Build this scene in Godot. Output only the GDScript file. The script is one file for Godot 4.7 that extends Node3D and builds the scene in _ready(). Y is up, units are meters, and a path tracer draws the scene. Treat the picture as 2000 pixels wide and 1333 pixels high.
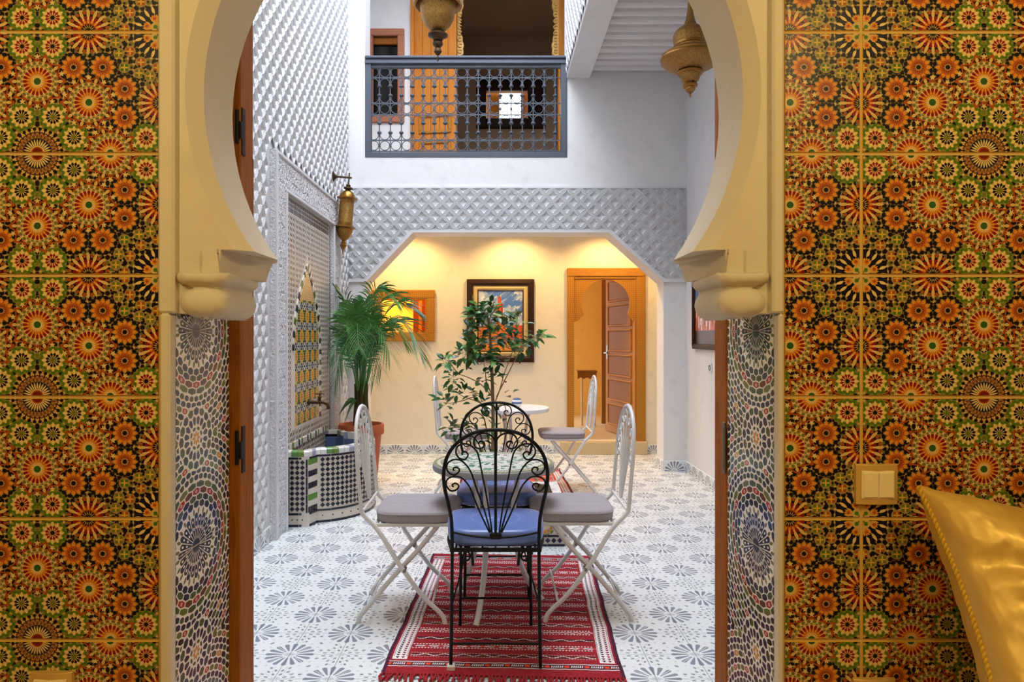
extends Node3D
# A riad courtyard seen through the horseshoe arch of a tiled room. Lengths in metres; d is the distance ahead of the camera (z = -d).

const CAM_H := 1.25
const FOCAL := 1374.0
const XL := -1.39      # fountain wall
const XR := 1.79       # right wall of the courtyard
const DA := 6.6        # front of the arcade at the back
const DB := 7.6        # back wall of the alcove
const TOP := 6.5       # parapet of the open courtyard

var M := {}
var rng := RandomNumberGenerator.new()


func V(x: float, y: float, d: float) -> Vector3:
	return Vector3(x, y, -d)


# a point of the photograph at distance d
func at(px: float, py: float, d: float) -> Vector3:
	return Vector3((px - 968.0) * d / FOCAL, CAM_H + (660.0 - py) * d / FOCAL, -d)


func _ready() -> void:
	rng.seed = 7
	setup_view()
	make_materials()
	build_front_wall()
	build_room()
	build_courtyard()
	build_gallery()
	build_alcove()
	build_fountain()
	build_objects()
	build_plants()


func setup_view() -> void:
	var cam := Camera3D.new()
	cam.name = "camera"
	cam.position = Vector3(0, CAM_H, 0)
	cam.projection = Camera3D.PROJECTION_FRUSTUM
	cam.near = 0.05
	cam.far = 60.0
	cam.size = 0.05 * 1333.0 / FOCAL
	cam.frustum_offset = Vector2(32.0, -6.5) * 0.05 / FOCAL
	add_child(cam)
	cam.current = true
	var env := Environment.new()
	env.background_mode = Environment.BG_SKY
	var sm := ProceduralSkyMaterial.new()
	sm.sky_top_color = Color(0.925, 0.95, 1.0)
	sm.sky_horizon_color = Color(0.96, 0.97, 1.0)
	sm.ground_bottom_color = Color(0.5, 0.48, 0.45)
	sm.ground_horizon_color = Color(0.7, 0.7, 0.7)
	sm.sky_energy_multiplier = 1.0
	sm.ground_energy_multiplier = 0.6
	var sky := Sky.new()
	sky.sky_material = sm
	env.sky = sky
	env.background_energy_multiplier = 12.8
	env.tonemap_mode = Environment.TONE_MAPPER_LINEAR
	env.tonemap_exposure = 1.0
	env.sdfgi_enabled = true
	env.ssao_enabled = true
	env.ssil_enabled = true
	var we := WorldEnvironment.new()
	we.name = "sky_and_exposure"
	we.environment = env
	add_child(we)
	# the warm lamps of the room behind the camera (out of frame)
	room_lamp(V(-0.95, 2.45, 0.15), 0.95, "left")
	room_lamp(V(1.0, 2.45, 0.15), 0.95, "right")
	room_lamp(V(0.0, 2.45, -1.3), 0.7, "rear")


func room_lamp(p: Vector3, energy: float, which: String) -> void:
	var t := thing("ceiling_lamp", "round frosted glass ceiling lamp glowing warm in the tiled room, " + which + " one of the three", "lamp", p)
	var mb := MB.new()
	mb.lathe([[0.0, -0.06], [0.05, -0.052], [0.08, -0.03], [0.09, 0.0]], 24)
	obj("glass_shade", mb, glow(Color(1.0, 0.72, 0.4), 2.0), t)
	mb = MB.new()
	mb.lathe([[0.092, 0.0], [0.1, 0.01], [0.1, 0.03], [0.0, 0.03]], 24)
	mb.cyl(Vector3(0, 0.03, 0), Vector3(0, 2.9 - p.y, 0), 0.012, 8)
	obj("brass_mount", mb, pbr(Color(0.6, 0.45, 0.2), 0.35, 0.9), t)
	var l := OmniLight3D.new()
	l.name = "lamp_light"
	l.light_color = Color(1.0, 0.90, 0.63)
	l.light_energy = energy
	l.omni_range = 9.0
	l.omni_attenuation = 2.0
	l.light_size = 0.08
	l.shadow_enabled = true
	l.position = Vector3(0, -0.12, 0)
	t.add_child(l, true)


# ------------------------------------------------------------------ naming
func numbered(called: String) -> String:
	if not has_node(called):
		return called
	var i := 1
	while has_node("%s_%03d" % [called, i]):
		i += 1
	return "%s_%03d" % [called, i]


func thing(called: String, label: String, category: String, where := Vector3.ZERO, turn := 0.0, group := "") -> Node3D:
	var o := Node3D.new()
	o.name = numbered(called)
	add_child(o)
	o.position = where
	o.rotation.y = turn
	return tag(o, label, category, group)


func tag(o: Node3D, label: String, category: String, group := "") -> Node3D:
	o.set_meta("label", label)
	o.set_meta("category", category)
	if group:
		o.set_meta("group", group)
	return o


func obj(called: String, mb: MB, m: Material, parent: Node = self) -> MeshInstance3D:
	return put(called, mb.mesh(), m, parent)


var counts := {}
func put(called: String, mesh: Mesh, m: Material, parent: Node = self, xf := Transform3D.IDENTITY) -> MeshInstance3D:
	var o := MeshInstance3D.new()
	var key := str(parent.get_instance_id()) + called
	var k: int = counts.get(key, 0)
	counts[key] = k + 1
	o.name = called if k == 0 else "%s_%03d" % [called, k]
	o.mesh = mesh
	o.material_override = m
	o.transform = xf
	parent.add_child(o, true)
	return o


func struct(called: String, label: String, category: String, mb: MB, m: Material) -> MeshInstance3D:
	var o := obj(called, mb, m)
	o.set_meta("kind", "structure")
	tag(o, label, category)
	return o


func multi(called: String, mesh: Mesh, m: Material, xfs: Array, parent: Node, cols := []) -> MultiMeshInstance3D:
	var mm := MultiMesh.new()
	mm.transform_format = MultiMesh.TRANSFORM_3D
	mm.use_colors = cols.size() > 0
	mm.mesh = mesh
	mm.instance_count = xfs.size()
	for i in xfs.size():
		mm.set_instance_transform(i, xfs[i])
		if cols.size():
			mm.set_instance_color(i, cols[i])
	var o := MultiMeshInstance3D.new()
	o.name = called
	o.multimesh = mm
	o.material_override = m
	o.set_meta("kind", "stuff")
	parent.add_child(o, true)
	return o


func copy(o: Node3D, label: String, where: Vector3, turn: float) -> Node3D:
	var c: Node3D = o.duplicate()
	c.name = numbered(String(o.name).trim_suffix("_001"))
	add_child(c)
	c.position = where
	c.rotation.y = turn
	c.set_meta("label", label)
	return c


# ------------------------------------------------------------------ mesh builder
class MB:
	var v := PackedVector3Array()
	var n := PackedVector3Array()
	var uv := PackedVector2Array()
	var col := PackedColorArray()
	var ix := PackedInt32Array()
	var xf := Transform3D.IDENTITY
	var tint := Color.WHITE

	func vert(p: Vector3, nn: Vector3, u := Vector2.ZERO) -> int:
		v.append(xf * p)
		n.append((xf.basis * nn).normalized())
		uv.append(u)
		col.append(tint)
		return v.size() - 1

	func tri(a: int, b: int, c: int) -> void:
		var g := (v[b] - v[a]).cross(v[c] - v[a])
		if g.dot(n[a] + n[b] + n[c]) > 0.0:
			ix.append(a); ix.append(c); ix.append(b)
		else:
			ix.append(a); ix.append(b); ix.append(c)

	# flat convex polygon; its normal points away from «inside» when that is given, else it is counter-clockwise
	func face(pts: Array, inside = null, uvs := []) -> void:
		var nn := Vector3.ZERO
		var c := Vector3.ZERO
		for i in pts.size():
			nn += (pts[i] as Vector3).cross(pts[(i + 1) % pts.size()])
			c += pts[i]
		c /= pts.size()
		if inside != null and nn.dot(c - inside) < 0.0:
			nn = -nn
		nn = nn.normalized()
		var base := v.size()
		for i in pts.size():
			vert(pts[i], nn, uvs[i] if uvs.size() else Vector2(pts[i].x, pts[i].y))
		for i in range(1, pts.size() - 1):
			tri(base, base + i, base + i + 1)

	func box(a: Vector3, b: Vector3, bev := 0.0) -> void:
		var lo := Vector3(minf(a.x, b.x), minf(a.y, b.y), minf(a.z, b.z))
		var hi := Vector3(maxf(a.x, b.x), maxf(a.y, b.y), maxf(a.z, b.z))
		rbox((lo + hi) / 2, (hi - lo) / 2, Basis.IDENTITY, bev)

	func rbox(c: Vector3, h: Vector3, bs := Basis.IDENTITY, bev := 0.0) -> void:
		var k := h - Vector3.ONE * bev
		var P := func(s: Vector3, ax: int) -> Vector3:
			var q := Vector3(s.x * k.x, s.y * k.y, s.z * k.z)
			q[ax] = s[ax] * h[ax]
			return c + bs * q
		for ax in 3:
			var b1 := (ax + 1) % 3
			var b2 := (ax + 2) % 3
			for sg in [-1.0, 1.0]:
				var pts := []
				for q in [[-1.0, -1.0], [1.0, -1.0], [1.0, 1.0], [-1.0, 1.0]]:
					var s := Vector3.ZERO
					s[ax] = sg; s[b1] = q[0]; s[b2] = q[1]
					pts.append(P.call(s, ax))
				face(pts, c)
				if bev > 0.0:
					for t in [-1.0, 1.0]:
						var s1 := Vector3.ZERO
						s1[ax] = sg; s1[b1] = t; s1[b2] = -1.0
						var s2 := s1
						s2[b2] = 1.0
						face([P.call(s1, ax), P.call(s2, ax), P.call(s2, b1), P.call(s1, b1)], c)
		if bev > 0.0:
			for sx in [-1.0, 1.0]:
				for sy in [-1.0, 1.0]:
					for sz in [-1.0, 1.0]:
						var s := Vector3(sx, sy, sz)
						face([P.call(s, 0), P.call(s, 1), P.call(s, 2)], c)

	# straight bar of rectangular section; «up» fixes the side that is «h» tall
	func bar(a: Vector3, b: Vector3, w: float, h: float, up := Vector3.UP, bev := 0.0) -> void:
		var f := (b - a).normalized()
		var s := f.cross(up).normalized()
		var u := s.cross(f)
		rbox((a + b) / 2, Vector3(w / 2, h / 2, a.distance_to(b) / 2), Basis(s, u, -f), bev)

	func grid(rows: Array, wrap_j := false, nrm := [], flip := false, uvs := []) -> void:
		var R := rows.size()
		var C: int = rows[0].size()
		var base := v.size()
		var Cn := C + 1 if wrap_j else C
		for i in R:
			for jj in Cn:
				var j := jj % C
				var nn: Vector3
				if nrm.size():
					nn = nrm[i][j]
				else:
					var jp := (j + 1) % C if wrap_j else mini(j + 1, C - 1)
					var jm := (j + C - 1) % C if wrap_j else maxi(j - 1, 0)
					var ia := i
					var du: Vector3 = rows[ia][jp] - rows[ia][jm]
					if du.length_squared() < 1e-12:
						ia = 1 if i == 0 else i - 1
						du = rows[ia][jp] - rows[ia][jm]
					var dv: Vector3 = rows[mini(i + 1, R - 1)][j] - rows[maxi(i - 1, 0)][j]
					nn = du.cross(dv).normalized()
					if flip:
						nn = -nn
				vert(rows[i][j], nn, uvs[i][j] if uvs.size() else Vector2(float(jj) / maxi(Cn - 1, 1), float(i) / maxi(R - 1, 1)))
		for i in R - 1:
			for j in Cn - 1:
				var a := base + i * Cn + j
				tri(a, a + 1, a + Cn + 1)
				tri(a, a + Cn + 1, a + Cn)

	func tube(path: Array, r, sides := 6, caps := true) -> void:
		var N := path.size()
		var rows := []
		var nrm := []
		var t0: Vector3 = (path[1] - path[0]).normalized()
		var u := t0.cross(Vector3.UP if absf(t0.y) < 0.9 else Vector3.RIGHT).normalized()
		for i in N:
			var t: Vector3 = (path[mini(i + 1, N - 1)] - path[maxi(i - 1, 0)]).normalized()
			u = (u - t * u.dot(t)).normalized()
			var w := t.cross(u)
			var rad: float = r[i] if r is Array else r
			var row := []
			var nr := []
			for k in sides:
				var a := TAU * k / sides
				var q := u * cos(a) + w * sin(a)
				row.append(path[i] + q * rad)
				nr.append(q)
			rows.append(row)
			nrm.append(nr)
		grid(rows, true, nrm)
		if caps:
			face(rows[0], path[1])
			face(rows[N - 1], path[N - 2])

	func cyl(a: Vector3, b: Vector3, r: float, sides := 12) -> void:
		tube([a, b], r, sides)

	# profile of [radius, height] pairs about the local y axis
	func lathe(prof: Array, seg := 24, crease := 0.6) -> void:
		var S := prof.size()
		var sn := []
		for i in S - 1:
			var e := Vector2(prof[i + 1][0] - prof[i][0], prof[i + 1][1] - prof[i][1])
			sn.append(Vector2(e.y, -e.x).normalized())
		for i in S - 1:
			var na: Vector2 = sn[i]
			var nb: Vector2 = sn[i]
			if i > 0 and absf(sn[i].angle_to(sn[i - 1])) < crease:
				na = (sn[i] + sn[i - 1]).normalized()
			if i < S - 2 and absf(sn[i].angle_to(sn[i + 1])) < crease:
				nb = (sn[i] + sn[i + 1]).normalized()
			var rows := [[], []]
			var nr := [[], []]
			var uvs := [[], []]
			for k in seg + 1:
				var a := TAU * k / seg
				for e in 2:
					var p: Array = prof[i + e]
					var q := na if e == 0 else nb
					rows[e].append(Vector3(p[0] * cos(a), p[1], p[0] * sin(a)))
					nr[e].append(Vector3(q.x * cos(a), q.y, q.x * sin(a)))
					uvs[e].append(Vector2(float(k) / seg, p[1]))
			grid(rows, false, nr, false, uvs)

	# outline in the local xy plane extruded from z0 (towards the viewer: larger z) to z1
	func prism(pts: PackedVector2Array, z0: float, z1: float, bev := 0.0) -> void:
		var idx := Geometry2D.triangulate_polygon(pts)
		var zt := maxf(z0, z1)
		var zb := minf(z0, z1)
		var inner := pts
		if bev > 0.0:
			var off := Geometry2D.offset_polygon(pts, -bev, Geometry2D.JOIN_MITER)
			if off.size() == 1 and off[0].size() == pts.size():
				inner = off[0]
				# same start as the outline
				var best := 0
				for i in inner.size():
					if inner[i].distance_squared_to(pts[0]) < inner[best].distance_squared_to(pts[0]):
						best = i
				var r := PackedVector2Array()
				for i in inner.size():
					r.append(inner[(best + i) % inner.size()])
				if Geometry2D.is_polygon_clockwise(r) != Geometry2D.is_polygon_clockwise(pts):
					r.reverse()
				inner = r
				idx = Geometry2D.triangulate_polygon(inner)
			else:
				bev = 0.0
		for s in 2:
			var base := v.size()
			var q := inner if s == 0 else pts
			var id := idx if s == 0 else (Geometry2D.triangulate_polygon(pts) if bev > 0.0 else idx)
			for p in q:
				vert(Vector3(p.x, p.y, zt if s == 0 else zb), Vector3(0, 0, 1 if s == 0 else -1), p)
			for i in range(0, id.size(), 3):
				tri(base + id[i], base + id[i + 1], base + id[i + 2])
		var cw := Geometry2D.is_polygon_clockwise(pts)
		for i in pts.size():
			var a := pts[i]
			var b := pts[(i + 1) % pts.size()]
			var e := b - a
			var o := Vector2(-e.y, e.x) if cw else Vector2(e.y, -e.x)
			var nn := Vector3(o.x, o.y, 0).normalized()
			var ztop := zt - bev
			var q0 := vert(Vector3(a.x, a.y, zb), nn, a)
			vert(Vector3(b.x, b.y, zb), nn, b)
			vert(Vector3(b.x, b.y, ztop), nn, b)
			vert(Vector3(a.x, a.y, ztop), nn, a)
			tri(q0, q0 + 1, q0 + 2)
			tri(q0, q0 + 2, q0 + 3)
			if bev > 0.0:
				var ia := inner[i]
				var ib := inner[(i + 1) % pts.size()]
				var n2 := (nn + Vector3(0, 0, 1)).normalized()
				q0 = vert(Vector3(a.x, a.y, ztop), n2, a)
				vert(Vector3(b.x, b.y, ztop), n2, b)
				vert(Vector3(ib.x, ib.y, zt), n2, ib)
				vert(Vector3(ia.x, ia.y, zt), n2, ia)
				tri(q0, q0 + 1, q0 + 2)
				tri(q0, q0 + 2, q0 + 3)

	func mesh() -> ArrayMesh:
		var a := []
		a.resize(Mesh.ARRAY_MAX)
		a[Mesh.ARRAY_VERTEX] = v
		a[Mesh.ARRAY_NORMAL] = n
		a[Mesh.ARRAY_TEX_UV] = uv
		a[Mesh.ARRAY_COLOR] = col
		a[Mesh.ARRAY_INDEX] = ix
		var m := ArrayMesh.new()
		m.add_surface_from_arrays(Mesh.PRIMITIVE_TRIANGLES, a)
		return m


# a smooth curve through points
func smooth(p: Array, steps := 5, closed := false) -> Array:
	var out := []
	var N := p.size()
	for i in (N if closed else N - 1):
		var p0 = p[(i + N - 1) % N] if closed else p[maxi(i - 1, 0)]
		var p1 = p[i]
		var p2 = p[(i + 1) % N]
		var p3 = p[(i + 2) % N] if closed else p[mini(i + 2, N - 1)]
		for s in steps:
			var t := float(s) / steps
			out.append(0.5 * ((2.0 * p1) + (p2 - p0) * t + (2.0 * p0 - 5.0 * p1 + 4.0 * p2 - p3) * t * t + (3.0 * p1 - p0 - 3.0 * p2 + p3) * t * t * t))
	if not closed:
		out.append(p[N - 1])
	return out


# ------------------------------------------------------------------ drawing prints
class Pic:
	var im: Image
	var s: float
	var w: int
	var h: int

	func _init(width: int, height: int, per_unit: float, bg: Color) -> void:
		w = width; h = height; s = per_unit
		im = Image.create(width, height, false, Image.FORMAT_RGB8)
		im.fill(bg)

	func poly(pts: PackedVector2Array, c: Color) -> void:
		var y0 := INF
		var y1 := -INF
		for p in pts:
			y0 = minf(y0, p.y * s)
			y1 = maxf(y1, p.y * s)
		var N := pts.size()
		for y in range(maxi(0, floori(y0)), mini(h - 1, ceili(y1)) + 1):
			var yy := y + 0.5
			var xs := []
			for i in N:
				var a := pts[i] * s
				var b := pts[(i + 1) % N] * s
				if (a.y <= yy) != (b.y <= yy):
					xs.append(a.x + (yy - a.y) / (b.y - a.y) * (b.x - a.x))
			xs.sort()
			for k in range(0, xs.size() - 1, 2):
				var x0 := maxi(0, roundi(xs[k]))
				var x1 := mini(w, roundi(xs[k + 1]))
				if x1 > x0:
					im.fill_rect(Rect2i(x0, y, x1 - x0, 1), c)

	func disc(c: Vector2, r: float, col: Color, k := 20) -> void:
		var p := PackedVector2Array()
		for i in k:
			p.append(c + Vector2.from_angle(TAU * i / k) * r)
		poly(p, col)

	func ellipse(c: Vector2, a: float, b: float, ang: float, col: Color) -> void:
		var p := PackedVector2Array()
		for i in 14:
			p.append(c + Vector2(cos(TAU * i / 14) * a, sin(TAU * i / 14) * b).rotated(ang))
		poly(p, col)

	# lens between radii r0 and r1
	func leaf(c: Vector2, ang: float, r0: float, r1: float, wid: float, col: Color) -> void:
		var m := (r0 + r1) / 2
		var q := (r1 - r0) / 4
		var p := PackedVector2Array()
		for k in [[r0, 0.0], [m - q, wid * 0.38], [m, wid * 0.5], [m + q, wid * 0.38], [r1, 0.0], [m + q, -wid * 0.38], [m, -wid * 0.5], [m - q, -wid * 0.38]]:
			p.append(c + Vector2(k[0], k[1]).rotated(ang))
		poly(p, col)

	# petal narrow at r0 with a round end at r1
	func petal(c: Vector2, ang: float, r0: float, r1: float, wid: float, col: Color) -> void:
		var p := PackedVector2Array()
		var h2 := wid * 0.5
		for k in [[r0, h2 * 0.25], [r1 - h2, h2], [r1 - h2 * 0.4, h2 * 0.85], [r1, h2 * 0.3], [r1, -h2 * 0.3], [r1 - h2 * 0.4, -h2 * 0.85], [r1 - h2, -h2], [r0, -h2 * 0.25]]:
			p.append(c + Vector2(k[0], k[1]).rotated(ang))
		poly(p, col)

	func ring(kind: String, c: Vector2, cnt: int, r0: float, r1: float, wid: float, col: Color, phase := 0.0) -> void:
		for i in cnt:
			var a := TAU * (i + phase) / cnt
			match kind:
				"leaf": leaf(c, a, r0, r1, wid, col)
				"petal": petal(c, a, r0, r1, wid, col)
				"dot": ellipse(c + Vector2.from_angle(a) * (r0 + r1) / 2, (r1 - r0) / 2, wid / 2, a, col)

	func line(a: Vector2, b: Vector2, wid: float, col: Color) -> void:
		var q := (b - a).orthogonal().normalized() * wid / 2
		poly(PackedVector2Array([a + q, b + q, b - q, a - q]), col)

	func texture(shrink := true) -> ImageTexture:
		if shrink:
			im.resize(w / 2, h / 2, Image.INTERPOLATE_LANCZOS)
		im.generate_mipmaps()
		return ImageTexture.create_from_image(im)


func rgb(r: int, g: int, b: int) -> Color:
	return Color(r / 255.0, g / 255.0, b / 255.0)


# ------------------------------------------------------------------ materials
func pbr(c: Color, rough := 0.8, metal := 0.0) -> StandardMaterial3D:
	var m := StandardMaterial3D.new()
	m.albedo_color = c
	m.roughness = rough
	m.metallic = metal
	return m


func glow(c: Color, e: float) -> StandardMaterial3D:
	var m := pbr(Color(0.9, 0.85, 0.75), 0.4)
	m.emission_enabled = true
	m.emission = c
	m.emission_energy_multiplier = e
	return m


func noise_tex(freq: float, size := 512, normal := false, ramp := [], oct := 4, sd := 1, bump := 8.0, kind := FastNoiseLite.TYPE_SIMPLEX_SMOOTH) -> NoiseTexture2D:
	var f := FastNoiseLite.new()
	f.noise_type = kind
	f.frequency = freq
	f.fractal_octaves = oct
	f.seed = sd
	var t := NoiseTexture2D.new()
	t.width = size
	t.height = size
	t.seamless = true
	t.noise = f
	t.as_normal_map = normal
	t.bump_strength = bump
	if ramp.size():
		var g := Gradient.new()
		g.offsets = PackedFloat32Array()
		var os := PackedFloat32Array()
		var cs := PackedColorArray()
		for i in ramp.size():
			os.append(float(i) / (ramp.size() - 1))
			cs.append(ramp[i])
		g.offsets = os
		g.colors = cs
		t.color_ramp = g
	return t


func tri_map(m: StandardMaterial3D, sc: Vector3, world := true) -> StandardMaterial3D:
	m.uv1_triplanar = true
	m.uv1_world_triplanar = world
	m.uv1_scale = sc
	return m


func plaster(c: Color, rough := 0.75) -> StandardMaterial3D:
	var m := pbr(Color.WHITE, rough)
	m.albedo_texture = noise_tex(0.006, 512, false, [c.darkened(0.035), c, c.lightened(0.02), c], 4, 11)
	m.normal_enabled = true
	m.normal_texture = M.plaster_bump
	m.normal_scale = 0.12
	return tri_map(m, Vector3.ONE * 1.3)


func wood(a: Color, b: Color, along := Vector3(14, 0.9, 14), rough := 0.45, sd := 3) -> StandardMaterial3D:
	var m := pbr(Color.WHITE, rough)
	m.metallic_specular = 0.3
	m.albedo_texture = noise_tex(0.02, 512, false, [a, b, a.lerp(b, 0.4), b.lightened(0.06), a], 5, sd)
	return tri_map(m, along, false)


func print_mat(t: Texture2D, rough := 0.3) -> StandardMaterial3D:
	var m := pbr(Color.WHITE, rough)
	m.albedo_texture = t
	return m


func make_materials() -> void:
	M.plaster_bump = noise_tex(0.02, 512, true, [], 5, 5, 6.0)
	M.white = plaster(Color(0.87, 0.87, 0.875))
	M.cream = plaster(Color(0.92, 0.875, 0.77))
	M.interior = plaster(Color(0.80, 0.76, 0.67))
	M.ochre = plaster(Color(0.66, 0.52, 0.34))
	M.relief = pbr(Color(0.83, 0.835, 0.85), 0.75)
	M.ceil = pbr(Color(0.86, 0.85, 0.855), 0.7)
	var carved_white := plaster(Color(0.86, 0.865, 0.88))
	carved_white.normal_texture = noise_tex(0.045, 512, true, [], 3, 21, 30.0, FastNoiseLite.TYPE_CELLULAR)
	carved_white.normal_scale = 0.5
	carved_white.uv1_scale = Vector3.ONE * 2.2
	M.carved_white = carved_white
	M.oak = wood(rgb(206, 146, 60), rgb(164, 104, 34), Vector3(8, 0.5, 8), 0.65)
	M.oak_h = wood(rgb(206, 146, 60), rgb(164, 104, 34), Vector3(0.5, 8, 8), 0.65)
	M.pine = wood(rgb(214, 146, 66), rgb(190, 112, 36), Vector3(5, 0.25, 5), 0.65, 8)
	M.jamb = wood(rgb(182, 108, 32), rgb(128, 70, 14), Vector3(5, 0.3, 5), 0.6, 4)
	M.dark_frame = wood(rgb(66, 42, 24), rgb(44, 26, 14), Vector3(10, 10, 10), 0.4, 5)
	M.mahogany = wood(rgb(52, 22, 14), rgb(34, 13, 9), Vector3(10, 10, 10), 0.5, 6)
	M.iron = pbr(Color(0.01, 0.01, 0.012), 0.55, 0.0)
	M.iron.metallic_specular = 0.35
	M.white_iron = pbr(Color(0.84, 0.835, 0.83), 0.42, 0.0)
	M.grey_iron = pbr(Color(0.29, 0.32, 0.37), 0.42, 0.0)
	M.steel = pbr(Color(0.5, 0.49, 0.46), 0.4, 0.9)
	M.black_metal = pbr(Color(0.04, 0.03, 0.025), 0.5, 0.4)
	var brass := pbr(Color.WHITE, 0.36, 0.85)
	brass.albedo_texture = noise_tex(0.05, 512, false, [rgb(30, 20, 10), rgb(156, 114, 56), rgb(190, 146, 78), rgb(60, 42, 20), rgb(168, 126, 64)], 3, 31, 8.0, FastNoiseLite.TYPE_CELLULAR)
	brass.normal_enabled = true
	brass.normal_texture = noise_tex(0.06, 512, true, [], 3, 31, 12.0, FastNoiseLite.TYPE_CELLULAR)
	M.brass_pierced = tri_map(brass, Vector3.ONE * 5.0, false)
	M.brass = pbr(Color(0.62, 0.45, 0.22), 0.33, 0.9)
	M.dark_brass = pbr(Color(0.32, 0.25, 0.17), 0.4, 0.85)
	M.grout = pbr(rgb(196, 164, 96), 0.9)
	M.tan_floor = plaster(rgb(206, 182, 140), 0.35)
	M.terracotta = plaster(rgb(186, 98, 62))
	M.soil = pbr(Color.WHITE, 1.0)
	M.soil.albedo_texture = noise_tex(0.06, 256, false, [rgb(34, 22, 14), rgb(82, 58, 38), rgb(48, 32, 20)], 4, 41)
	tri_map(M.soil, Vector3.ONE * 5)
	M.navy = pbr(rgb(22, 26, 46), 0.22)
	M.zellige = pbr(Color.WHITE, 0.25)
	M.zellige.vertex_color_use_as_albedo = true
	M.bed = pbr(rgb(214, 206, 196), 0.5)
	M.blue_tile = pbr(rgb(84, 104, 142), 0.2)
	M.marble = pbr(Color.WHITE, 0.25)
	M.marble.albedo_texture = noise_tex(0.01, 256, false, [rgb(226, 226, 230), rgb(240, 240, 242), rgb(200, 202, 208)], 5, 13)
	tri_map(M.marble, Vector3.ONE * 3, false)
	M.black = pbr(Color(0.012, 0.011, 0.01), 0.8)
	M.wall_tile = print_mat(wall_tile_print(), 0.34)
	M.wall_tile.metallic_specular = 0.3
	M.reveal_tile = print_mat(reveal_print(), 0.16)
	M.floor_tile = print_mat(floor_print(), 0.42)
	M.carved = carved_wood(rgb(210, 148, 58), rgb(136, 84, 24))
	M.carved_panel = carved_wood(rgb(186, 122, 44), rgb(100, 58, 18))
	M.carved_pink = carved_wood(rgb(206, 142, 114), rgb(126, 72, 52))
	M.carved_red = carved_wood(rgb(150, 74, 44), rgb(110, 44, 24))
	var wv := weave(rgb(184, 178, 182), rgb(116, 106, 110))
	M.grey_fabric = wv
	var cb := print_mat(emblem_print(), 0.3)
	M.blue_fabric = cb
	M.blue_side = pbr(rgb(52, 70, 132), 0.5)
	var velvet := pbr(rgb(212, 176, 88), 0.44, 0.35)
	velvet.rim_enabled = true
	velvet.rim = 0.6
	velvet.rim_tint = 0.8
	velvet.normal_enabled = true
	velvet.normal_texture = noise_tex(0.012, 512, true, [], 3, 61, 10.0)
	velvet.normal_scale = 0.4
	velvet.uv1_scale = Vector3(1.0, 1.0, 1.0)
	M.velvet = velvet
	M.gilt = pbr(rgb(214, 168, 88), 0.5)
	M.cord = pbr(rgb(196, 156, 40), 0.5)
	M.leaf = [pbr(rgb(52, 98, 44), 0.3), pbr(rgb(74, 124, 54), 0.32), pbr(rgb(40, 80, 46), 0.26), pbr(rgb(100, 148, 66), 0.38)]
	for l in M.leaf:
		l.backlight_enabled = true
		l.backlight = Color(0.1, 0.16, 0.04)
	M.palm = [pbr(rgb(58, 118, 60), 0.36), pbr(rgb(82, 138, 66), 0.4), pbr(rgb(44, 98, 54), 0.34)]
	for l in M.palm:
		l.backlight_enabled = true
		l.backlight = Color(0.1, 0.18, 0.05)
	M.bark = wood(rgb(176, 146, 108), rgb(136, 108, 76), Vector3(20, 4, 20), 0.8, 9)
	M.palm_stem = wood(rgb(92, 78, 40), rgb(56, 58, 30), Vector3(16, 3, 16), 0.7, 10)
	M.rug_thread = pbr(rgb(150, 18, 30), 0.95)
	M.switch_plate = pbr(rgb(206, 170, 96), 0.3, 0.25)
	M.switch_key = pbr(rgb(232, 214, 168), 0.3)


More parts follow.
